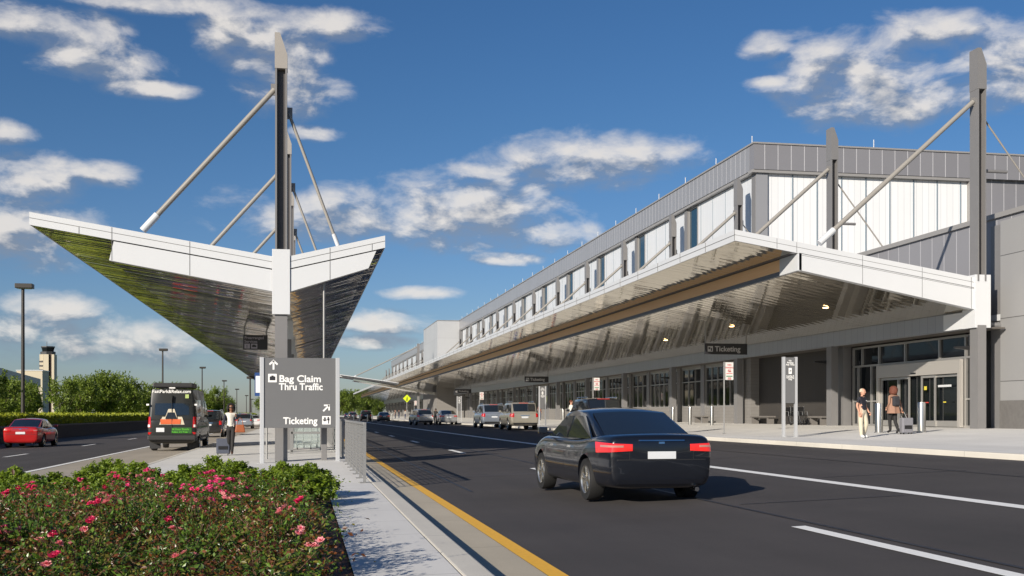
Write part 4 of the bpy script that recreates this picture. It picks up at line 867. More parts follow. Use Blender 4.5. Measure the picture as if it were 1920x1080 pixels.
for s in (-1, 1):
    vp([(s*.86, 0, .70), (s*.98, 0, .70), (s*.98, 0, .79), (s*.80, 0, .79)], TAILR, 'reflector', .01); vp([(s*.86, 0, 1.0), (s*.95, 0, 1.0), (s*.95, 0, 1.10), (s*.86, 0, 1.10)], LETW, 'reverse_light', .03)
    MB().box(min(s*.90, s*1.0), max(s*.90, s*1.0), LV-.03, LV+.08, 1.88, 1.95).build('door_hinge', LETW, van, local=True)
    MB().box(s*.75-.22, s*.75+.22, LV+.75, LV+.77, .10, .42).build('mud_flap', PLAST, van, local=True)
    MB().box(min(s*.985, s*1.04), max(s*.985, s*1.04), LV+.9, LV+5.5, .52, .60).build('side_step', PLAST, van, local=True, bevel=.01)
    patch(BV, [(s, LV+.5, .95), (s, LV+5.2, .95), (s, LV+5.2, 1.02), (s, LV+.5, 1.02)], (-s, 0, 0), .0, .01, 12, 1).build('side_stripe', grn, van, local=True)
MB().box(-.006, .006, LV-.03, LV+.1, .72, 2.3).build('door_gap', PLAST, van, local=True)
MB().box(-.95, .95, LV-.10, LV+.12, .46, .66).build('rear_bumper', PLAST, van, local=True, bevel=.04)

# ---------------------------------------------------------------- people
SKIN = mat('skin_brown', (.22, .105, .06), .5); SKINL = mat('skin_light', (.50, .27, .18), .5)
def person(label, X, Y, h, rot, J, cols, hair, group=None, z=None, stout=1.0, vest=False):
    """J: joints for a figure 1.75 tall facing -Y, scaled to h. Joints: pelvis chest neck head shoulders elbows wrists hips knees ankles toes"""
    s = h/1.75; root = thing('person', label, 'person', (X, Y, wz(X) if z is None else z), group, rot)
    bm = bmesh.new(); sk = bm.verts.layers.skin.verify(); V = {}
    def vt(n, p, r, r2=None):
        v = bm.verts.new([c*s for c in p]); v[sk].radius = (r*s, (r2 or r)*s); v[sk].use_root = (n == 'pelvis'); V[n] = v; return v
    vt('pelvis', J['pelvis'], .135, .10); vt('waist', J['waist'], .118*stout, .09*stout); vt('chest', J['chest'], .15*stout, .11); vt('neckb', J['neck'], .06, .06); vt('neckt', J['neckt'], .05, .05); vt('head', J['head'], .075, .09); vt('crown', J['crown'], .06, .07)
    E = [('pelvis','waist'),('waist','chest'),('chest','neckb'),('neckb','neckt'),('neckt','head'),('head','crown')]
    for t in 'LR':
        vt('sh'+t, J['sh'+t], .058); vt('el'+t, J['el'+t], .042); vt('wr'+t, J['wr'+t], .028); vt('hip'+t, J['hip'+t], .095*stout); vt('kn'+t, J['kn'+t], .062*stout*1.1); vt('cf'+t, tuple(J['kn'+t][i]*.7+J['an'+t][i]*.3 for i in range(3)), .060*stout*1.1); vt('an'+t, J['an'+t], .045*stout*1.1); vt('to'+t, J['to'+t], .036, .03)
        w_ = Vector(J['wr'+t]); d = (w_-Vector(J['el'+t])).normalized(); pm_ = w_+d*.055; vt('pa'+t, pm_, .034, .02)
        E += [('chest','sh'+t),('sh'+t,'el'+t),('el'+t,'wr'+t),('wr'+t,'pa'+t),('pelvis','hip'+t),('hip'+t,'kn'+t),('kn'+t,'cf'+t),('cf'+t,'an'+t),('an'+t,'to'+t)]
    for a, c in E: bm.edges.new((V[a], V[c]))
    me = bpy.data.meshes.new('p'); bm.to_mesh(me); bm.free(); o = bpy.data.objects.new('p', me); COL.objects.link(o)
    m_ = o.modifiers.new('k', 'SKIN'); m_.use_smooth_shade = True; q = o.modifiers.new('s', 'SUBSURF'); q.levels = q.render_levels = 2
    me2 = ev(o); bpy.data.objects.remove(o)
    # fingers: four bent and unequal, thumb off the side of the palm
    fb = bmesh.new(); sk = fb.verts.layers.skin.verify(); 
    mats = [cols[c] for c in ('skin','top','legs','shoe','sleeve')]
    def P(n): return Vector(J[n])
    bones = [(P('neckt'),P('crown'),0),(P('neck'),P('neckt'),0),(P('waist'),P('chest'),1),(P('chest'),P('neck')-Vector((0,0,.03)),1),(P('pelvis')+Vector((0,0,.03)),P('waist'),1),(P('pelvis')-Vector((0,0,.06)),P('pelvis'),2)]
    for t in 'LR':
        bones += [(P('chest'),P('sh'+t),1),(P('sh'+t),P('sh'+t)*.4+P('el'+t)*.6,4 if vest else 1),(P('sh'+t)*.3+P('el'+t)*.7,P('el'+t),4),(P('el'+t),P('wr'+t),4),(P('wr'+t)+(P('wr'+t)-P('el'+t)).normalized()*.03,P('wr'+t)+(P('wr'+t)-P('el'+t)).normalized()*.1,0),
            (P('hip'+t),P('kn'+t),2),(P('kn'+t),P('an'+t)+Vector((0,0,.03)),2),(P('an'+t)-Vector((0,0,.02)),P('to'+t),3)]
    def dist(p, a, c):
        v = c-a; t = max(0, min(1, (p-a).dot(v)/max(1e-6, v.dot(v)))); return (p-(a+v*t)).length
    for m_ in mats: me2.materials.append(m_)
    for f in me2.polygons:
        c = f.center/s; f.material_index = min(bones, key=lambda b_: dist(c, b_[0], b_[1]))[2]; f.use_smooth = True
    B = bpy.data.objects.new('body', me2); COL.objects.link(B); B.parent = root
    K = dict(local=True)
    for t in 'LR':
        w_ = P('wr'+t); d = (w_-P('el'+t)).normalized(); sd = d.cross(Vector((1, 0, 0))).normalized(); out = d.cross(sd).normalized(); b = MB()
        for k in range(4):
            a = w_+d*.09+sd*(-.027+.018*k); ln = (.030, .036, .034, .026)[k]; c1 = a+d*ln*1.1; c2 = c1+(d*.7-out*(.7 if t == 'L' else -.7))*ln*.8
            b.tube(a*s, c1*s, .0095*s, .009*s, 6).tube(c1*s, c2*s, .009*s, .007*s, 6)
        a = w_+d*.04+sd*.03; b.tube(a*s, (a+d*.03+sd*.025)*s, .011*s, .010*s, 6).tube((a+d*.03+sd*.025)*s, (a+d*.06+sd*.03)*s, .010*s, .008*s, 6)
        b.build('hand', cols['skin'], B, local=True, smooth=True)
    H_ = P('head'); hb = MB()
    hb.lathe([(0,-.115),(.05,-.108),(.074,-.06),(.082,0),(.078,.05),(.06,.09),(.03,.11),(0,.115)], tuple((H_+Vector((0,-.005,.0)))*s), 20)
    hb.v = [(H_.x*s+(x-H_.x*s)*s, H_.y*s+(y-H_.y*s)*s*1.16, z_) for x, y, z_ in hb.v]
    hb.tube((H_+Vector((0,-.093,.02)))*s, (H_+Vector((0,-.118,-.022)))*s, .008*s, .015*s, 6)
    for e in (-1, 1): hb.tube((H_+Vector((e*.080,.0,.015)))*s, (H_+Vector((e*.088,.008,-.02)))*s, .018*s, .012*s, 8)
    hb.build('head', cols['skin'], B, local=True, smooth=True)
    for e in (-1, 1): MB().lathe([(0, -.009*s), (.011*s, 0), (0, .009*s)], tuple((H_+Vector((e*.032,-.088,.012)))*s), 8).build('eye', BLACK, B, local=True)
    MB().box((H_.x-.024)*s, (H_.x+.024)*s, (H_.y-.094)*s, (H_.y-.085)*s, (H_.z-.056)*s, (H_.z-.048)*s).build('mouth', mat('lips', (.25, .06, .05), .5), B, local=True)
    hm, style = hair; b = MB(); r2 = random.Random(3); HV = H_+Vector((0, .012, .025)); prof = [(0,.105),(.045,.098),(.075,.07),(.091,.02),(.090,-.03)] if style == 'short' else [(0,.135),(.07,.122),(.118,.075),(.14,.0),(.145,-.07),(.13,-.15),(.08,-.2)]
    n = 28; b.lathe(prof, (0,0,0), n)
    vs = []
    for x, y, z_ in b.v:
        y2 = y*1.15
        if y2 < -.04 and z_ < .075 and (abs(x) < .085 or style == 'short'): y2 = -.035+ (y2+.04)*.05
        f = 1+.06*math.sin(40*x+9*z_*7)+r2.uniform(-.03, .03)
        vs.append(((HV.x+x*f)*s, (HV.y+y2*f+.01)*s, (HV.z+z_)*s))
    b.v = vs; b.build('hair', hm, root, local=True, smooth=True)
    return root, s
BASEJ = dict(pelvis=(0,0,.98), waist=(0,0,1.10), chest=(0,.01,1.33), neck=(0,.01,1.47), neckt=(0,0,1.53), head=(0,-.01,1.63), crown=(0,0,1.69),
  shL=(.175,.01,1.42), elL=(.215,.04,1.14), wrL=(.22,-.02,.90), shR=(-.175,.01,1.42), elR=(-.215,.04,1.14), wrR=(-.22,-.02,.90),
  hipL=(.085,0,.90), knL=(.09,0,.50), anL=(.09,.03,.09), toL=(.10,-.12,.035), hipR=(-.085,0,.90), knR=(-.09,0,.50), anR=(-.09,.03,.09), toR=(-.10,-.12,.035))
def JJ(**k): d = dict(BASEJ); d.update(k); return d
def cl(n, c, r=.8): return mat('cloth_'+n, c, r, var=.12, vs=12)
# the woman with suitcase and handbag on the island walk
dW = 37.0; XW_ = -2.37; YW_ = Yd(XW_, dW)
wj = JJ(knL=(.05,-.14,.52), anL=(.03,-.20,.12), toL=(.03,-.36,.07), knR=(-.07,.06,.50), anR=(-.06,.24,.16), toR=(-.06,.14,.05), elL=(.24,.03,1.17), wrL=(.17,-.14,1.32), elR=(-.24,.06,1.15), wrR=(-.30,.04,.90), hipL=(.075,0,.92), hipR=(-.075,0,.92))
pr, s = person('woman in white vest and black trousers walking toward the camera pulling a suitcase', XW_, YW_, 1.70, R(4), wj, dict(skin=SKIN, top=cl('white', (.62, .60, .54)), legs=cl('black', (.015, .014, .014)), shoe=cl('shoe_brown', (.06, .03, .02)), sleeve=cl('navy', (.02, .022, .035))), (cl('hair_black', (.010, .008, .008)), 'long'), vest=True)
MB().box(-.004, .008, -.125, -.115, 1.0, 1.38).build('zip', cl('navy', (.02, .022, .035)), pr, local=True)
MB().box(-.065, .065, -.118, -.098, 1.575, 1.605).build('sunglasses', BLACK, pr, local=True, bevel=.008)
def suitcase(label, X, Y, zc, w_, h_, m_, rot, handle):
    o = thing('suitcase', label, 'suitcase', (X, Y, zc), None, rot)
    MB().box(-w_/2, w_/2, -.12, .12, .06, h_).build('shell', m_, o, local=True, bevel=.03)
    MB().box(-w_/2-.004, w_/2+.004, -.01, .01, .08, h_-.02).box(-w_*.35, w_*.35, -.135, -.12, .2, h_*.55).build('seam_band', BLACK, o, local=True)
    for x in (-w_/2+.05, w_/2-.05):
        for y in (-.08, .08): MB().lathe([(0,-.014),(.032,-.014),(.032,.014),(0,.014)], (x, y, .032), 12, axis='x').build('wheel', RUB, o, local=True)
    b = MB(); b.tube((-.10, .09, h_-.02), (-.10+handle[0], .09+handle[1], h_+handle[2]), .010).tube((.10, .09, h_-.02), (.10+handle[0], .09+handle[1], h_+handle[2]), .010).tube((-.11+handle[0], .09+handle[1], h_+handle[2]), (.11+handle[0], .09+handle[1], h_+handle[2]), .016); b.build('handle', GALV, o, local=True, smooth=True)
    return o
suitcase('small slate grey wheeled suitcase pulled by the woman in the white vest', XW_-.27, YW_+.16, wz(XW_)+.0, .42, .56, cl('slate', (.07, .08, .11)), R(4), (.06, -.10, .33))
hb = thing('handbag', 'orange brown leather handbag hanging from the left arm of the woman in the vest', 'handbag', (XW_+.29, YW_-.04, wz(XW_)+.76), None, R(4))
tan = mat('leather_tan', (.30, .085, .03), .45, var=.15); b = MB(); b.prism([(-.17, 0), (.17, 0), (.13, .26), (-.13, .26)], -.07, .07); b.build('bag_body', tan, hb, local=True, bevel=.035)
MB().path([(-.10, -.02, .24), (-.07, -.02, .42), (0, -.02, .50), (.07, -.02, .42), (.10, -.02, .24)], .011).build('strap', tan, hb, local=True, smooth=True)
# the man crossing the terminal sidewalk
XM = 18.87; YM = Yd(XM, 38.5)
mj = JJ(head=(.0,-.02,1.63), knL=(.10,-.10,.50), anL=(.16,.05,.10), toL=(.20,-.09,.04), knR=(-.12,-.02,.50), anR=(-.20,-.10,.09), toR=(-.24,-.25,.04), elL=(.26,.05,1.15), wrL=(.24,-.10,.93), elR=(-.24,.06,1.14), wrR=(-.22,-.03,.90))
pr, s = person('grey haired man in navy shirt and cream trousers walking toward the camera', XM, YM, 1.70, R(28), mj, dict(skin=SKINL, top=cl('navy_polo', (.012, .013, .022)), legs=cl('cream', (.52, .47, .36)), shoe=cl('white_shoe', (.65, .65, .63)), sleeve=SKINL), (cl('hair_grey', (.52, .44, .33)), 'short'), stout=1.22)
MB().box(.04, .09, -.124, -.116, 1.28, 1.30).build('emblem', LETW, pr, local=True)
# woman with backpack and suitcase seen from behind
XB_ = 20.95; YB_ = Yd(XB_, 40.5)
bj = JJ(knL=(.06,-.12,.52), anL=(.05,-.10,.14), toL=(.05,-.26,.08), knR=(-.06,.02,.50), anR=(-.06,.20,.14), toR=(-.06,.09,.05), elL=(.23,.06,1.14), wrL=(.20,-.08,1.0), elR=(-.24,.08,1.15), wrR=(-.27,.14,.92))
pr, s = person('brown haired woman in tan coat with dark backpack walking toward the sliding doors', XB_, YB_, 1.72, R(190), bj, dict(skin=SKINL, top=cl('coat_tan', (.27, .15, .10)), legs=cl('black', (.015, .014, .014)), shoe=cl('black', (.015, .014, .014)), sleeve=cl('coat_tan', (.27, .15, .10))), (cl('hair_brown', (.12, .035, .018)), 'long'))
b = MB(); b.lathe([(.15, .52), (.20, .30), (.27, .0), (.28, -.02)], (0, .02, .78), 22); r2 = random.Random(5)
b.v = [(x*(1+.08*math.sin(5*math.atan2(y, x))*(1.3-z_)), y*.72*(1+.1*math.sin(7*math.atan2(y, x)))+.03*(1.3-z_), z_) for x, y, z_ in b.v]; b.build('coat_skirt', cl('coat_tan', (.27, .15, .10)), pr, local=True, smooth=True)
bp_ = thing('backpack', 'dark backpack on the back of the woman in the tan coat', 'backpack', (XB_, YB_-.19, wz(XB_)+1.02), None, R(10))
MB().box(-.13, .13, -.07, .07, 0, .36).build('bag_body', cl('slate_dark', (.03, .03, .035)), bp_, local=True, bevel=.05); MB().box(-.09, .09, -.10, -.065, .04, .17).build('pocket', cl('slate_dark', (.03, .03, .035)), bp_, local=True, bevel=.015)
MB().tube((-.08, .0, .34), (-.10, .22, .30), .014).tube((.08, .0, .34), (.10, .22, .30), .014).build('strap', BLACK, bp_, local=True)
suitcase('grey wheeled suitcase pulled by the woman in the tan coat', XB_+.42, YB_-.15, wz(XB_), .44, .60, cl('grey_case', (.20, .20, .22)), R(8), (-.08, .14, .34))
# person at the open boot and the person in white by the kerb
XK, YK = 12.75, Yof(816, 12.75)
person('person in black reaching into the boot of the silver crossover', XK, YK, 1.72, R(160), JJ(chest=(0,-.12,1.30), neck=(0,-.18,1.42), neckt=(0,-.21,1.47), head=(0,-.26,1.56), crown=(0,-.28,1.61), shL=(.17,-.14,1.36), elL=(.2,-.38,1.24), wrL=(.16,-.6,1.22), shR=(-.17,-.14,1.36), elR=(-.2,-.36,1.2), wrR=(-.16,-.58,1.15)), dict(skin=SKIN, top=cl('black', (.015, .014, .014)), legs=cl('black', (.015, .014, .014)), shoe=BLACK, sleeve=cl('black', (.015, .014, .014))), (cl('hair_black', (.010, .008, .008)), 'short'), z=rz(XK))
person('person in white top standing on the sidewalk left of the black sport utility car', 16.6, Yof(1071, 16.6), 1.75, R(100), JJ(), dict(skin=SKINL, top=cl('white', (.62, .60, .54)), legs=cl('navy', (.02, .022, .035)), shoe=BLACK, sleeve=cl('white', (.62, .60, .54))), (cl('hair_brown', (.12, .035, .018)), 'short'))
for i, (px, X, c, w_) in enumerate(((945, 24.6, (.05, .10, .28), 'blue'), (954, 24.6, (.35, .28, .22), 'beige'), (935, 24.2, (.3, .3, .32), 'grey'), (1012, 24, (.20, .08, .05), 'rust brown'), (760, 18, (.35, .33, .3), 'pale'), (748, 19, (.04, .04, .05), 'dark'), (741, 17.5, (.4, .25, .2), 'pinkish'), (900, 24, (.03, .03, .04), 'black'))):
    person('distant %s clad person standing by the terminal glass, %s' % (w_, 'seen between the parked cars' if px > 800 else 'far beyond the crosswalk'), X, Yof(px, X), 1.68+.02*(i % 4), R(40*i), JJ(), dict(skin=SKINL, top=cl('far%d' % i, c), legs=cl('denim', (.05, .06, .10)), shoe=BLACK, sleeve=cl('far%d' % i, c)), (cl('hair_brown', (.12, .035, .018)), 'short'), 'people waiting by the terminal')

# ---------------------------------------------------------------- left side: barrier, lamps, tower, buildings
bw = thing('barrier_wall', 'long low dark barrier wall along the far side of the left road', 'wall', (-16.9, 20, -.25))
b = MB(); b.prism([(-17.25, -.3), (-16.75, -.3), (-16.82, .62), (-17.12, .62)], 15, 420); b.build('wall_face', mat('dark_stone', (.055, .045, .038), .9, var=.3, vs=5, bump=.5, bs=12), bw)
MB().box(-17.18, -16.78, 15, 420, .625, .72).build('coping', mat('coping', (.16, .14, .12), .8, var=.15), bw)
LAMPM = mat('lamp_pole', (.030, .026, .022), .5)
def lamp(X, Y, h, lab, grp, double=False, z=-.2):
    o = thing('street_lamp', lab, 'street lamp', (X, Y, z), grp)
    MB().tube((0,0,0), (0,0,h), .13, .10, n=12).build('pole', LAMPM, o, smooth=True, local=True); MB().tube((0,0,0), (0,0,.5), .24, n=14).build('base', LAMPM, o, local=True)
    if double: MB().box(-1.3, -.35, -.22, .22, h-.05, h+.2).box(.35, 1.3, -.22, .22, h-.05, h+.2).box(-.4, .4, -.06, .06, h, h+.1).build('lamp_head', LAMPM, o, local=True, bevel=.03)
    else: MB().box(-.45, .65, -.34, .34, h-.02, h+.28).build('lamp_head', LAMPM, o, local=True, bevel=.03); MB().box(-.3, .5, -.25, .25, h-.05, h-.021).build('lens', mat('lens', (.3, .3, .28), .3), o, local=True)
    return o
ypr = [Yof(43, -18.4)]
for i, (px, py) in enumerate(((43,533),(305,654),(379,688),(420,713),(444,729),(462,741),(472,748))):
    X = -18.4; Y = Yof(px, X); h = Zof(py, X, Y)+.2-.25
    lamp(X, Y, h, 'tall dark street lamp in the hedge line, %s' % ('nearest, by the red car' if i == 0 else ORD[i]+' from the camera'), 'street lamps along the hedge')
for i, (px, py, d) in enumerate(((198,702,190),(262,721,235),(152,738,260))):
    X, Y = XYd(px, d); lamp(X, Y, Zof(py, X, Y)-.05+.2, 'double headed lamp behind the trees, %s from the left' % ('second', 'third', 'first')[i], 'double headed lamps behind the trees', True)
lamp(*XYd(469, 150), 6.4, 'small lamp post just left of the bus stop sign in the distance', 'street lamps along the hedge')
# control tower
tX, tY = XYd(90, 520); CT = thing('control_tower', 'cream airport control tower with dark glazed cab on the left horizon', 'control tower', (tX, tY, -.5))
sc = 520/F; CRM = mat('tower_cream', (.52, .46, .34), .7, var=.05, vs=.3); ct = lambda py: (HY-py)*sc+CZ+.5
MB().box(-3.1, -1.5, -3, 3, 0, ct(665)).box(-1.3, 1.0, -3.6, 3, 0, ct(665)).box(2.2, 3.3, -3, 3, 0, ct(665)).build('shaft', CRM, CT, local=True)
MB().box(-1.49, -1.31, -2.5, 2.5, 0, ct(664)).box(1.01, 2.19, -2.8, 2.8, 0, ct(664)).build('shaft_recess', mat('tower_brown', (.05, .03, .02), .7), CT, local=True)
for k in range(3): MB().box(-3.2, -1.49, -3.1, -2.9, ct(680+k*8), ct(677+k*8)).build('louvre', MASTD, CT, local=True)
TD = mat('tower_dark', (.05, .052, .055), .4); MB().lathe([(3.3, ct(665)), (3.4, ct(660)), (2.7, ct(659))], (0,0,0), 8).build('gallery', TD, CT, local=True)
MB().lathe([(2.4, ct(660)), (2.9, ct(652)), (0, ct(652))], (0,0,0), 8).build('cab_glass', GLASS, CT, local=True); MB().lathe([(2.95, ct(652)), (3.1, ct(651.5)), (3.1, ct(649.5)), (0, ct(649))], (0,0,0), 8).build('cab_roof', TD, CT, local=True); MB().tube((-.5, 0, ct(649)), (-.5, 0, ct(641)), .12, n=6).build('antenna', TD, CT, local=True)
bX, bY = XYd(62, 400); o = thing('cream_building', 'low cream building at the foot of the control tower', 'building', (bX, bY, -.5)); sc = 400/F
MB().box(-4.6, 4.0, -4, 6, 0, (HY-696)*sc+1.9).build('wall', CRM, o, local=True); MB().box(-4.8, 4.2, -4.2, 6.2, (HY-696)*sc+1.903, (HY-696)*sc+2.2).build('roof', WHITE, o, local=True)
MB().box(2.2, 3.6, -4.06, -3.95, 5, 9).build('window', GLASS, o, local=True)
o = thing('concourse', 'long low concourse with grey roof behind the trees at far left', 'building', (-74, 225, -.5))
bX, bY = XYd(-60, 190); cX, cY = XYd(72, 330)
def wallprism(p, q, w_, z0, z1, name, m_, par):
    v = Vector((q[0]-p[0], q[1]-p[1], 0)).normalized(); n = Vector((-v.y, v.x, 0))*w_; b = MB(); P0 = [Vector((*p, 0)), Vector((*q, 0)), Vector((*q, 0))+n, Vector((*p, 0))+n]
    b.add([(a.x, a.y, z0[i in (1, 2)]) for i, a in enumerate(P0)]+[(a.x, a.y, z1[i in (1, 2)]) for i, a in enumerate(P0)], [(0,3,2,1),(4,5,6,7),(0,1,5,4),(1,2,6,5),(2,3,7,6),(3,0,4,7)]); return b.build(name, m_, par)
wallprism((bX, bY), (cX, cY), 12, (-.5, -.5), (8.6, 9.4), 'wall', mat('dark_wall', (.04, .035, .03), .7), o); wallprism((bX+.8, bY-.8), (cX+.8, cY-.8), 14, (8.61, 9.41), (10.6, 11.8), 'roof', seam('roof_grey', (.20, .20, .21), (.3, .3, .3), 1, 2.5, .1), o)

# ---------------------------------------------------------------- vegetation
def leaf_mat(name, c, var=.35, trans=.35, rough=.5):
    m = bpy.data.materials.new(name); m.use_nodes = True; t = m.node_tree; b = t.nodes['Principled BSDF']; b.inputs['Roughness'].default_value = rough
    g = N(t, 'ShaderNodeNewGeometry'); a = tuple(x*(1-var) for x in c); d = (min(1, c[0]*(1+var*1.3)), min(1, c[1]*(1+var)), c[2]*(1+var*.4))
    cc = MIXC(t, g.outputs['Random Per Island'], a, d); t.links.new(cc, b.inputs['Base Color'])
    tr = N(t, 'ShaderNodeBsdfTranslucent'); t.links.new(MIXC(t, .5, cc, (c[0]*1.6, c[1]*1.5, c[2])), tr.inputs[0]); ms = N(t, 'ShaderNodeMixShader'); ms.inputs[0].default_value = trans
    t.links.new(b.outputs[0], ms.inputs[1]); t.links.new(tr.outputs[0], ms.inputs[2]); t.links.new(ms.outputs[0], t.nodes['Material Output'].inputs[0]); MATS[name] = m; return m
LF = leaf_mat('leaf_tree', (.135, .20, .028), .45); LB = leaf_mat('leaf_box', (.165, .25, .022)); LR1 = leaf_mat('leaf_rose', (.075, .145, .022), .5, .25, .35); LR2 = leaf_mat('leaf_rose_red', (.13, .050, .022), .45, .25, .35); LR3 = leaf_mat('leaf_rose_lime', (.17, .16, .03), .4, .3)
PK1 = leaf_mat('petal_pink', (.75, .08, .26), .25, .25); PK2 = leaf_mat('petal_pale', (.80, .32, .36), .2, .3); PK3 = leaf_mat('petal_deep', (.62, .03, .12), .2, .2); BARK = mat('bark', (.10, .07, .05), .9, var=.3, vs=10); STEM = mat('stem', (.10, .06, .03), .8)
def leaf(b, c, s, r, up=.4, m=0, asp=.5, nrm=None):
    n = nrm or Vector((r.gauss(0,1), r.gauss(0,1), r.gauss(0,1)+up)).normalized(); a = n.orthogonal().normalized(); a.rotate(Matrix.Rotation(r.uniform(0, 6.28), 3, n)); q = n.cross(a)
    k = len(b.v); b.v += [tuple(c-a*s), tuple(c+q*s*asp+n*s*.12), tuple(c+a*s), tuple(c-q*s*asp+n*s*.12)]; b.f.append((k, k+1, k+2, k+3)); b.m.append(m)
def tree_proto(seed, h, w_, nb=46, nl=75, ls=.16, lab='x', tr=.09):
    r = random.Random(seed); o = thing('tree', lab, 'tree', (0,0,0)); b = MB(); pts = []
    top = h*.93; sw = [(0,0,0)]
    for k in range(1, 7): sw.append((r.uniform(-.1,.1)*k/3, r.uniform(-.1,.1)*k/3, top*k/6))
    for k in range(6): b.tube(sw[k], sw[k+1], tr*(1-k/6.5), tr*(1-(k+1)/6.5), 7)
    cl_ = []
    for k in range(nb):
        f = r.random()**.8; z = h*(.20+.76*f); rad = w_/2*math.sin(math.pi*min(1, .18+.80*(1-f)**.9))*r.uniform(.35, 1.05)
        a = r.uniform(0, 6.28); p = Vector((math.cos(a)*rad, math.sin(a)*rad, z)); cl_.append((p, r.uniform(.55, 1.1)*w_*.13))
        j = min(5, int((z*.75)/top*6)); s0 = Vector(sw[max(0, j-1)]) ; md = s0.lerp(p, .5)+Vector((0,0,-.1)); b.tube(s0, md, tr*.28, tr*.18, 5).tube(md, p, tr*.18, .008, 5)
    b.build('trunk', BARK, o, local=True, smooth=True)
    L = MB(); L.leafy = True
    for p, q in cl_:
        for _ in range(nl):
            v = Vector((r.gauss(0,1), r.gauss(0,1), r.gauss(0,.75)))*q*.62; leaf(L, p+v, ls*r.uniform(.6, 1.3), r, .5)
        for _ in range(3):   # shoots breaking the outline
            a = Vector((r.gauss(0,.5), r.gauss(0,.5), 1)).normalized()
            for t_ in range(9): leaf(L, p+a*(q*.6+t_*.10)+Vector((r.gauss(0,.05), r.gauss(0,.05), 0)), ls*r.uniform(.6, 1), r)
    L.build('crown', LF, o, local=True); return o
TP = [tree_proto(11+i, 5.6, 4.0+.4*(i % 3), nb=40+5*i) for i in range(4)]
px_h = [(0, 724), (50, 732), (70, 710), (93, 706), (130, 702), (165, 712), (215, 696), (262, 735), (300, 740), (370, 735), (400, 745), (440, 752), (470, 757)]
X = -28.0; y = Yof(-70, X); i = 0; used = set()
tj = random.Random(4)
while y < 430:
    d = depth(X, y); px = VPX+F*X/(d*C_); py = interp(px_h, px)+tj.uniform(-9, 9); ht = CZ+(HY-py)*d/F+.2; ht *= .93; ht = max(4.6, min(9.5, ht*tj.uniform(.92, 1.02)))
    k = i % 4; xx = X+tj.uniform(-1.5, 1.5); lab = 'leafy young roadside tree behind the hedge, %s in the row' % ORD[min(i, 60)] if i < 30 else 'leafy roadside tree at the far end of the hedge row'
    if k in used: dup(TP[k], (xx, y, -.2), tj.uniform(0, 6.28), lab, ht/5.6, 'roadside trees behind the hedge')
    else: used.add(k); TP[k].location = (xx, y, -.2); TP[k].scale = (ht/5.6,)*3; tag(TP[k], lab, None, 'roadside trees behind the hedge')
    y += tj.uniform(7.0, 10.5)*(1 if d < 200 else 1.4); i += 1
for j, (px, d, ht) in enumerate(((-20, 70, 4.0), (20, 115, 4.6), (45, 140, 5.0), (150, 150, 6.0), (240, 170, 6.4), (285, 190, 6.5), (350, 260, 8.2), (330, 230, 7.2), (410, 300, 8.2))):
    x_, y_ = XYd(px, d); dup(TP[j % 4], (x_, y_, -.2), j*1.3, 'taller tree in the second row behind the hedge, %s from the left' % ('first' if j == 0 else ORD[j]), ht/5.6, 'second row of trees')
big = tree_proto(71, 9.5, 11, nb=110, nl=80, ls=.28, tr=.25); x_, y_ = XYd(652, 400); big.location = (x_, y_, 0); tag(big, 'broad round tree at the end of the road, left of the far canopy tip', 'tree', 'trees at the end of the road')
for px, d, h_, lab in ((680, 420, .95, 'middle broad tree at the end of the road under the far canopy'), (705, 440, .75, 'rightmost smaller tree at the end of the road'), (632, 430, .8, 'tree at the end of the road half hidden by the big sign'), (500, 470, .85, 'distant tree behind the big sign'), (540, 500, .8, 'farthest tree hidden behind the big sign')):
    x_, y_ = XYd(px, d); dup(big, (x_, y_, 0), px, lab, h_, 'trees at the end of the road')
# clipped hedge
hg = thing('hedge', 'long clipped green hedge behind the barrier wall', 'hedge', (-17.9, 20, -.2)); hr = random.Random(9)
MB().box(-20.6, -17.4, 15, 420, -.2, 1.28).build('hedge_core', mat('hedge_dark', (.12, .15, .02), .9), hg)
L = MB(); L.leafy = True
for _ in range(60000):
    y = 25+395*hr.random()**2.0; s_ = .06+.0014*y; f = hr.random()
    if f < .5: c = Vector((hr.uniform(-20.7, -17.3), y, 1.30+hr.gauss(.02, .05)+.04*math.sin(y*1.3)))
    else: c = Vector((-17.33+hr.gauss(0, .05), y, hr.uniform(.5, 1.34)))
    leaf(L, c, s_*hr.uniform(.6, 1.3), hr, .6)
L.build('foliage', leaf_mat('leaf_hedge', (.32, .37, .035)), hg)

# rose bushes and box shrubs
def shoot_leaves(L, p0, d, ln, r, n, ls, m):
    for k in range(n):
        p = p0+d*ln*(k+.5)/n; side = Vector((r.gauss(0,1), r.gauss(0,1), r.gauss(0,.4))).normalized()
        for t_ in (1, 2, 3): leaf(L, p+side*ls*1.3*t_*.8+Vector((r.gauss(0,.006), r.gauss(0,.006), r.gauss(0,.006))), ls*r.uniform(.7, 1.15), r, .9, m, .55)
def flower(b, c, r, s, m):
    up = Vector((r.gauss(0,.5), -.5+r.gauss(0,.4), 1)).normalized(); a = up.orthogonal().normalized(); q = up.cross(a)
    for ring, (n, tilt, sz) in enumerate(((6, .25, 1.0), (5, .75, .75), (3, 1.3, .5))):
        for k in range(n):
            t = 6.283*(k+.3*ring+r.uniform(-.1,.1))/n; o_ = a*math.cos(t)+q*math.sin(t); sd = up.cross(o_); d1 = (o_*math.cos(tilt)+up*math.sin(tilt))
            w_ = s*sz*.42; ln = s*sz; k0 = len(b.v)
            b.v += [tuple(c), tuple(c+d1*ln*.55+sd*w_), tuple(c+d1*ln+up*ln*.08), tuple(c+d1*ln*.55-sd*w_)]; b.f.append((k0, k0+1, k0+2, k0+3)); b.m.append(m if ring < 2 else 0)
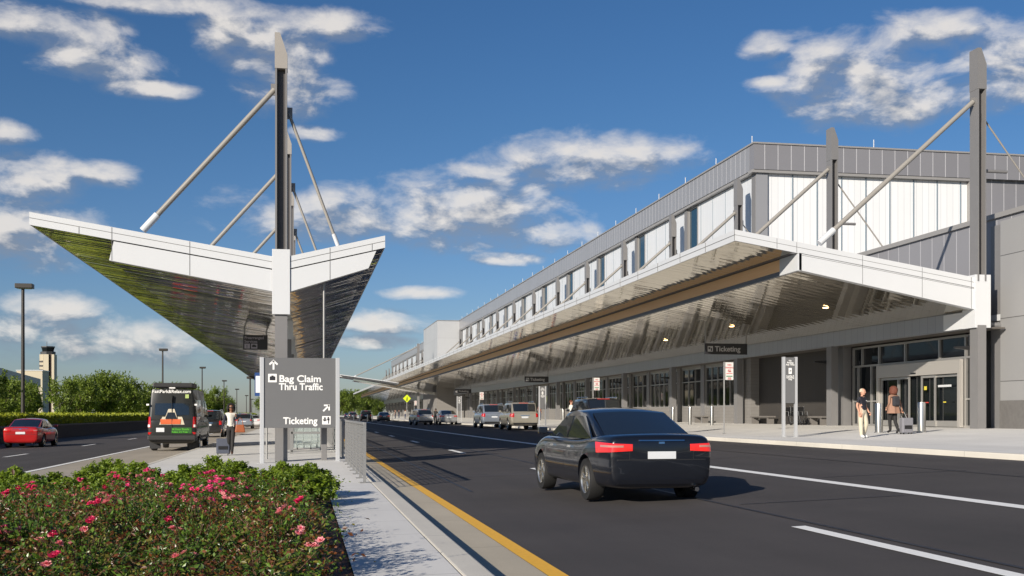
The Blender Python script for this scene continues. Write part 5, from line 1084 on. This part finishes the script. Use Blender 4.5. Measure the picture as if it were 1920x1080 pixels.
def rose_proto(seed, nf, red):
    r = random.Random(seed); o = thing('rose_bush', 'x', 'rose bush', (0,0,0)); S = MB(); L = MB(); L.leafy = True; Fl = MB(); Fl.leafy = True; tips = []
    for k in range(30):
        a = r.uniform(0, 6.28); sp = r.uniform(.05, .46); h = r.uniform(.26, .62)*(1-.35*sp); p1 = Vector((math.cos(a)*sp*.5, math.sin(a)*sp*.5, h*.55)); p2 = Vector((math.cos(a)*sp, math.sin(a)*sp, h))
        S.tube((0, 0, 0), p1, .006, .005, 5).tube(p1, p2, .005, .003, 5); tips.append(p2)
        m = 0 if r.random() > red else (1 if r.random() < .7 else 2)
        shoot_leaves(L, p1, (p2-p1).normalized(), (p2-p1).length, r, 6, .021, 0); shoot_leaves(L, p1.lerp(p2, .6), (p2-p1).normalized(), (p2-p1).length*.5, r, 3, .021, m)
        q = Vector((r.gauss(0,.3), r.gauss(0,.3), 1)).normalized(); shoot_leaves(L, p2, q, r.uniform(.04, .10), r, 2, .018, m)
    for _ in range(620):
        v = Vector((r.gauss(0,.22), r.gauss(0,.22), abs(r.gauss(.22, .13)))); leaf(L, v, .022*r.uniform(.7, 1.3), r, .8, 0 if r.random() > red*.5 else r.choice((1, 2)), .55)
    tips.sort(key=lambda p: -p.z); r.shuffle(tips)
    for k in range(nf):
        p = tips[k]+Vector((0, 0, .03)); kind = r.random()
        for _ in range(r.choice((1, 3, 4, 6))): flower(Fl, p+Vector((r.gauss(0,.042), r.gauss(0,.042), r.uniform(.01, .05))), r, r.uniform(.024, .036), 0 if kind < .5 else (1 if kind < .75 else 2))
    S.build('stems', STEM, o, local=True); L.build('foliage', [LR1, LR2, LR3], o, local=True)
    if nf: Fl.build('blossoms', [PK1, PK2, PK3], o, local=True)
    return o
RP = [rose_proto(101, 9, .15), rose_proto(102, 2, .6), rose_proto(103, 1, .8), rose_proto(104, 12, .2), rose_proto(105, 5, .4), rose_proto(106, 0, .25)]
usedr = set(); rr = random.Random(21); cnt = 0
y = 7.6
while y < 17.0:
    x = -.22
    while x > -4.1:
        px = VPX+F*(x+.5)/(depth(x+.5, y)*C_)
        if px > -60:
            near = y < 11.5; right_red = x > -1.6 and y < 13
            k = rr.choice((1, 2, 5, 2, 1, 4, 2)) if near else rr.choice((0, 3, 4, 5, 3, 5, 1))
            row = 'front' if y < 10.5 else ('middle' if y < 13.8 else 'back'); blo = {0: 'many pink blossoms', 3: 'many pink blossoms', 4: 'some pink blossoms', 1: 'few blossoms, some red leaves', 2: 'mostly reddish leaves', 5: 'green leaves and no blossoms'}[k]
            edge = 'at the sidewalk edge' if x > -.1 else 'inside the bed'
            lab = 'rose bush with %s, %s of bed %s' % (blo, row, edge)
            loc = (x+rr.uniform(-.12, .06), y+rr.uniform(-.2, .2), wz(x)-.02); zz = rr.uniform(.72, 1.25)*(1 if y < 12 else .85); sc_ = (rr.uniform(.85, 1.1),)*2+(zz,)
            if k in usedr: o = dup(RP[k], loc, rr.uniform(0, 6.28), lab, sc_)
            else: usedr.add(k); o = RP[k]; o.location = loc; o.scale = sc_
            o['label'] = lab; o['group'] = 'rose bushes with %s %s %s' % (blo, row, edge); cnt += 1
        x -= .66
    y += .64
for k in range(6):
    if k not in usedr:
        for c in kids(RP[k]): bpy.data.objects.remove(c)
        bpy.data.objects.remove(RP[k])
def box_proto(seed):
    r = random.Random(seed); o = thing('box_shrub', 'x', 'shrub', (0,0,0)); S = MB(); L = MB(); L.leafy = True
    for k in range(120):
        a = r.uniform(0, 6.28); sp = .44*r.random()**.6; h = r.uniform(.42, .66)*(1-.55*(sp/.42)**2); p = Vector((math.cos(a)*sp, math.sin(a)*sp, h)); S.tube((p.x*.2, p.y*.2, 0), p, .006, .003, 5)
        d = Vector((p.x*.6, p.y*.6, 1)).normalized()
        for j in range(9):
            for q in range(4): leaf(L, p+d*(.012*j-.05)+Vector((r.gauss(0,.022), r.gauss(0,.022), r.gauss(0,.01))), .024*r.uniform(.8, 1.3), r, .7, 0, .5)
    for _ in range(900):
        v = Vector((r.gauss(0,.2), r.gauss(0,.2), r.uniform(.05, .45))); leaf(L, v, .022, r, .5, 0, .5)
    S.build('stems', STEM, o, local=True); L.build('foliage', LB, o, local=True); return o
BP = [box_proto(201), box_proto(202)]
sp = [(25, 17.2, .95, 'far left corner'), (95, 17.6, .78, 'second from the left'), (150, 17.2, .82, 'third from the left'), (205, 17.8, 1.05, 'below the shuttle van'), (255, 17.5, 1.0, 'just right of the van'), (352, 17.8, .88, 'left of the middle'), (400, 18.0, 1.08, 'in the middle below the walking woman'), (440, 17.6, .95, 'right of the middle'), (532, 17.7, .92, 'below the wayfinding sign'), (575, 17.5, .88, 'at the right corner near the sidewalk'), (310, 17.0, .7, 'low one in the gap beside the van'), (492, 16.6, .55, 'small dark one left of the sign post')]
for i, (px, d, s_, where) in enumerate(sp):
    x_, y_ = XYd(px, d); lab = 'bright green box shrub behind the roses, %s' % where; z_ = wz(x_)-.03
    if i < 2: o = BP[i]; o.location = (x_, y_, z_); o.scale = (s_*1.35, s_*1.35, s_*.95); o['label'] = lab
    else: o = dup(BP[i % 2], (x_, y_, z_), px*.1, lab, (s_*1.35, s_*1.35, s_*.95))
    o['group'] = 'box shrubs at the back of the bed'
for i, (px, d, s_, where) in enumerate(((45, 15.9, .9, 'far left'), (130, 16.3, .8, 'left, under the red car'), (215, 16.2, .85, 'left of the middle'), (330, 16.4, .85, 'in the middle'), (395, 16.4, .9, 'right of the middle'), (470, 15.9, .7, 'left of the sign post'), (555, 15.9, 1.0, 'at the right near the sidewalk'))):
    x_, y_ = XYd(px, d); o = dup(BP[(i+1) % 2], (x_, y_, wz(x_)-.03), px*.17, 'green box shrub in the inner row among the roses, %s' % where, (s_*1.3, s_*1.3, s_*.88)); o['group'] = 'box shrubs at the back of the bed'
print('roses', cnt)
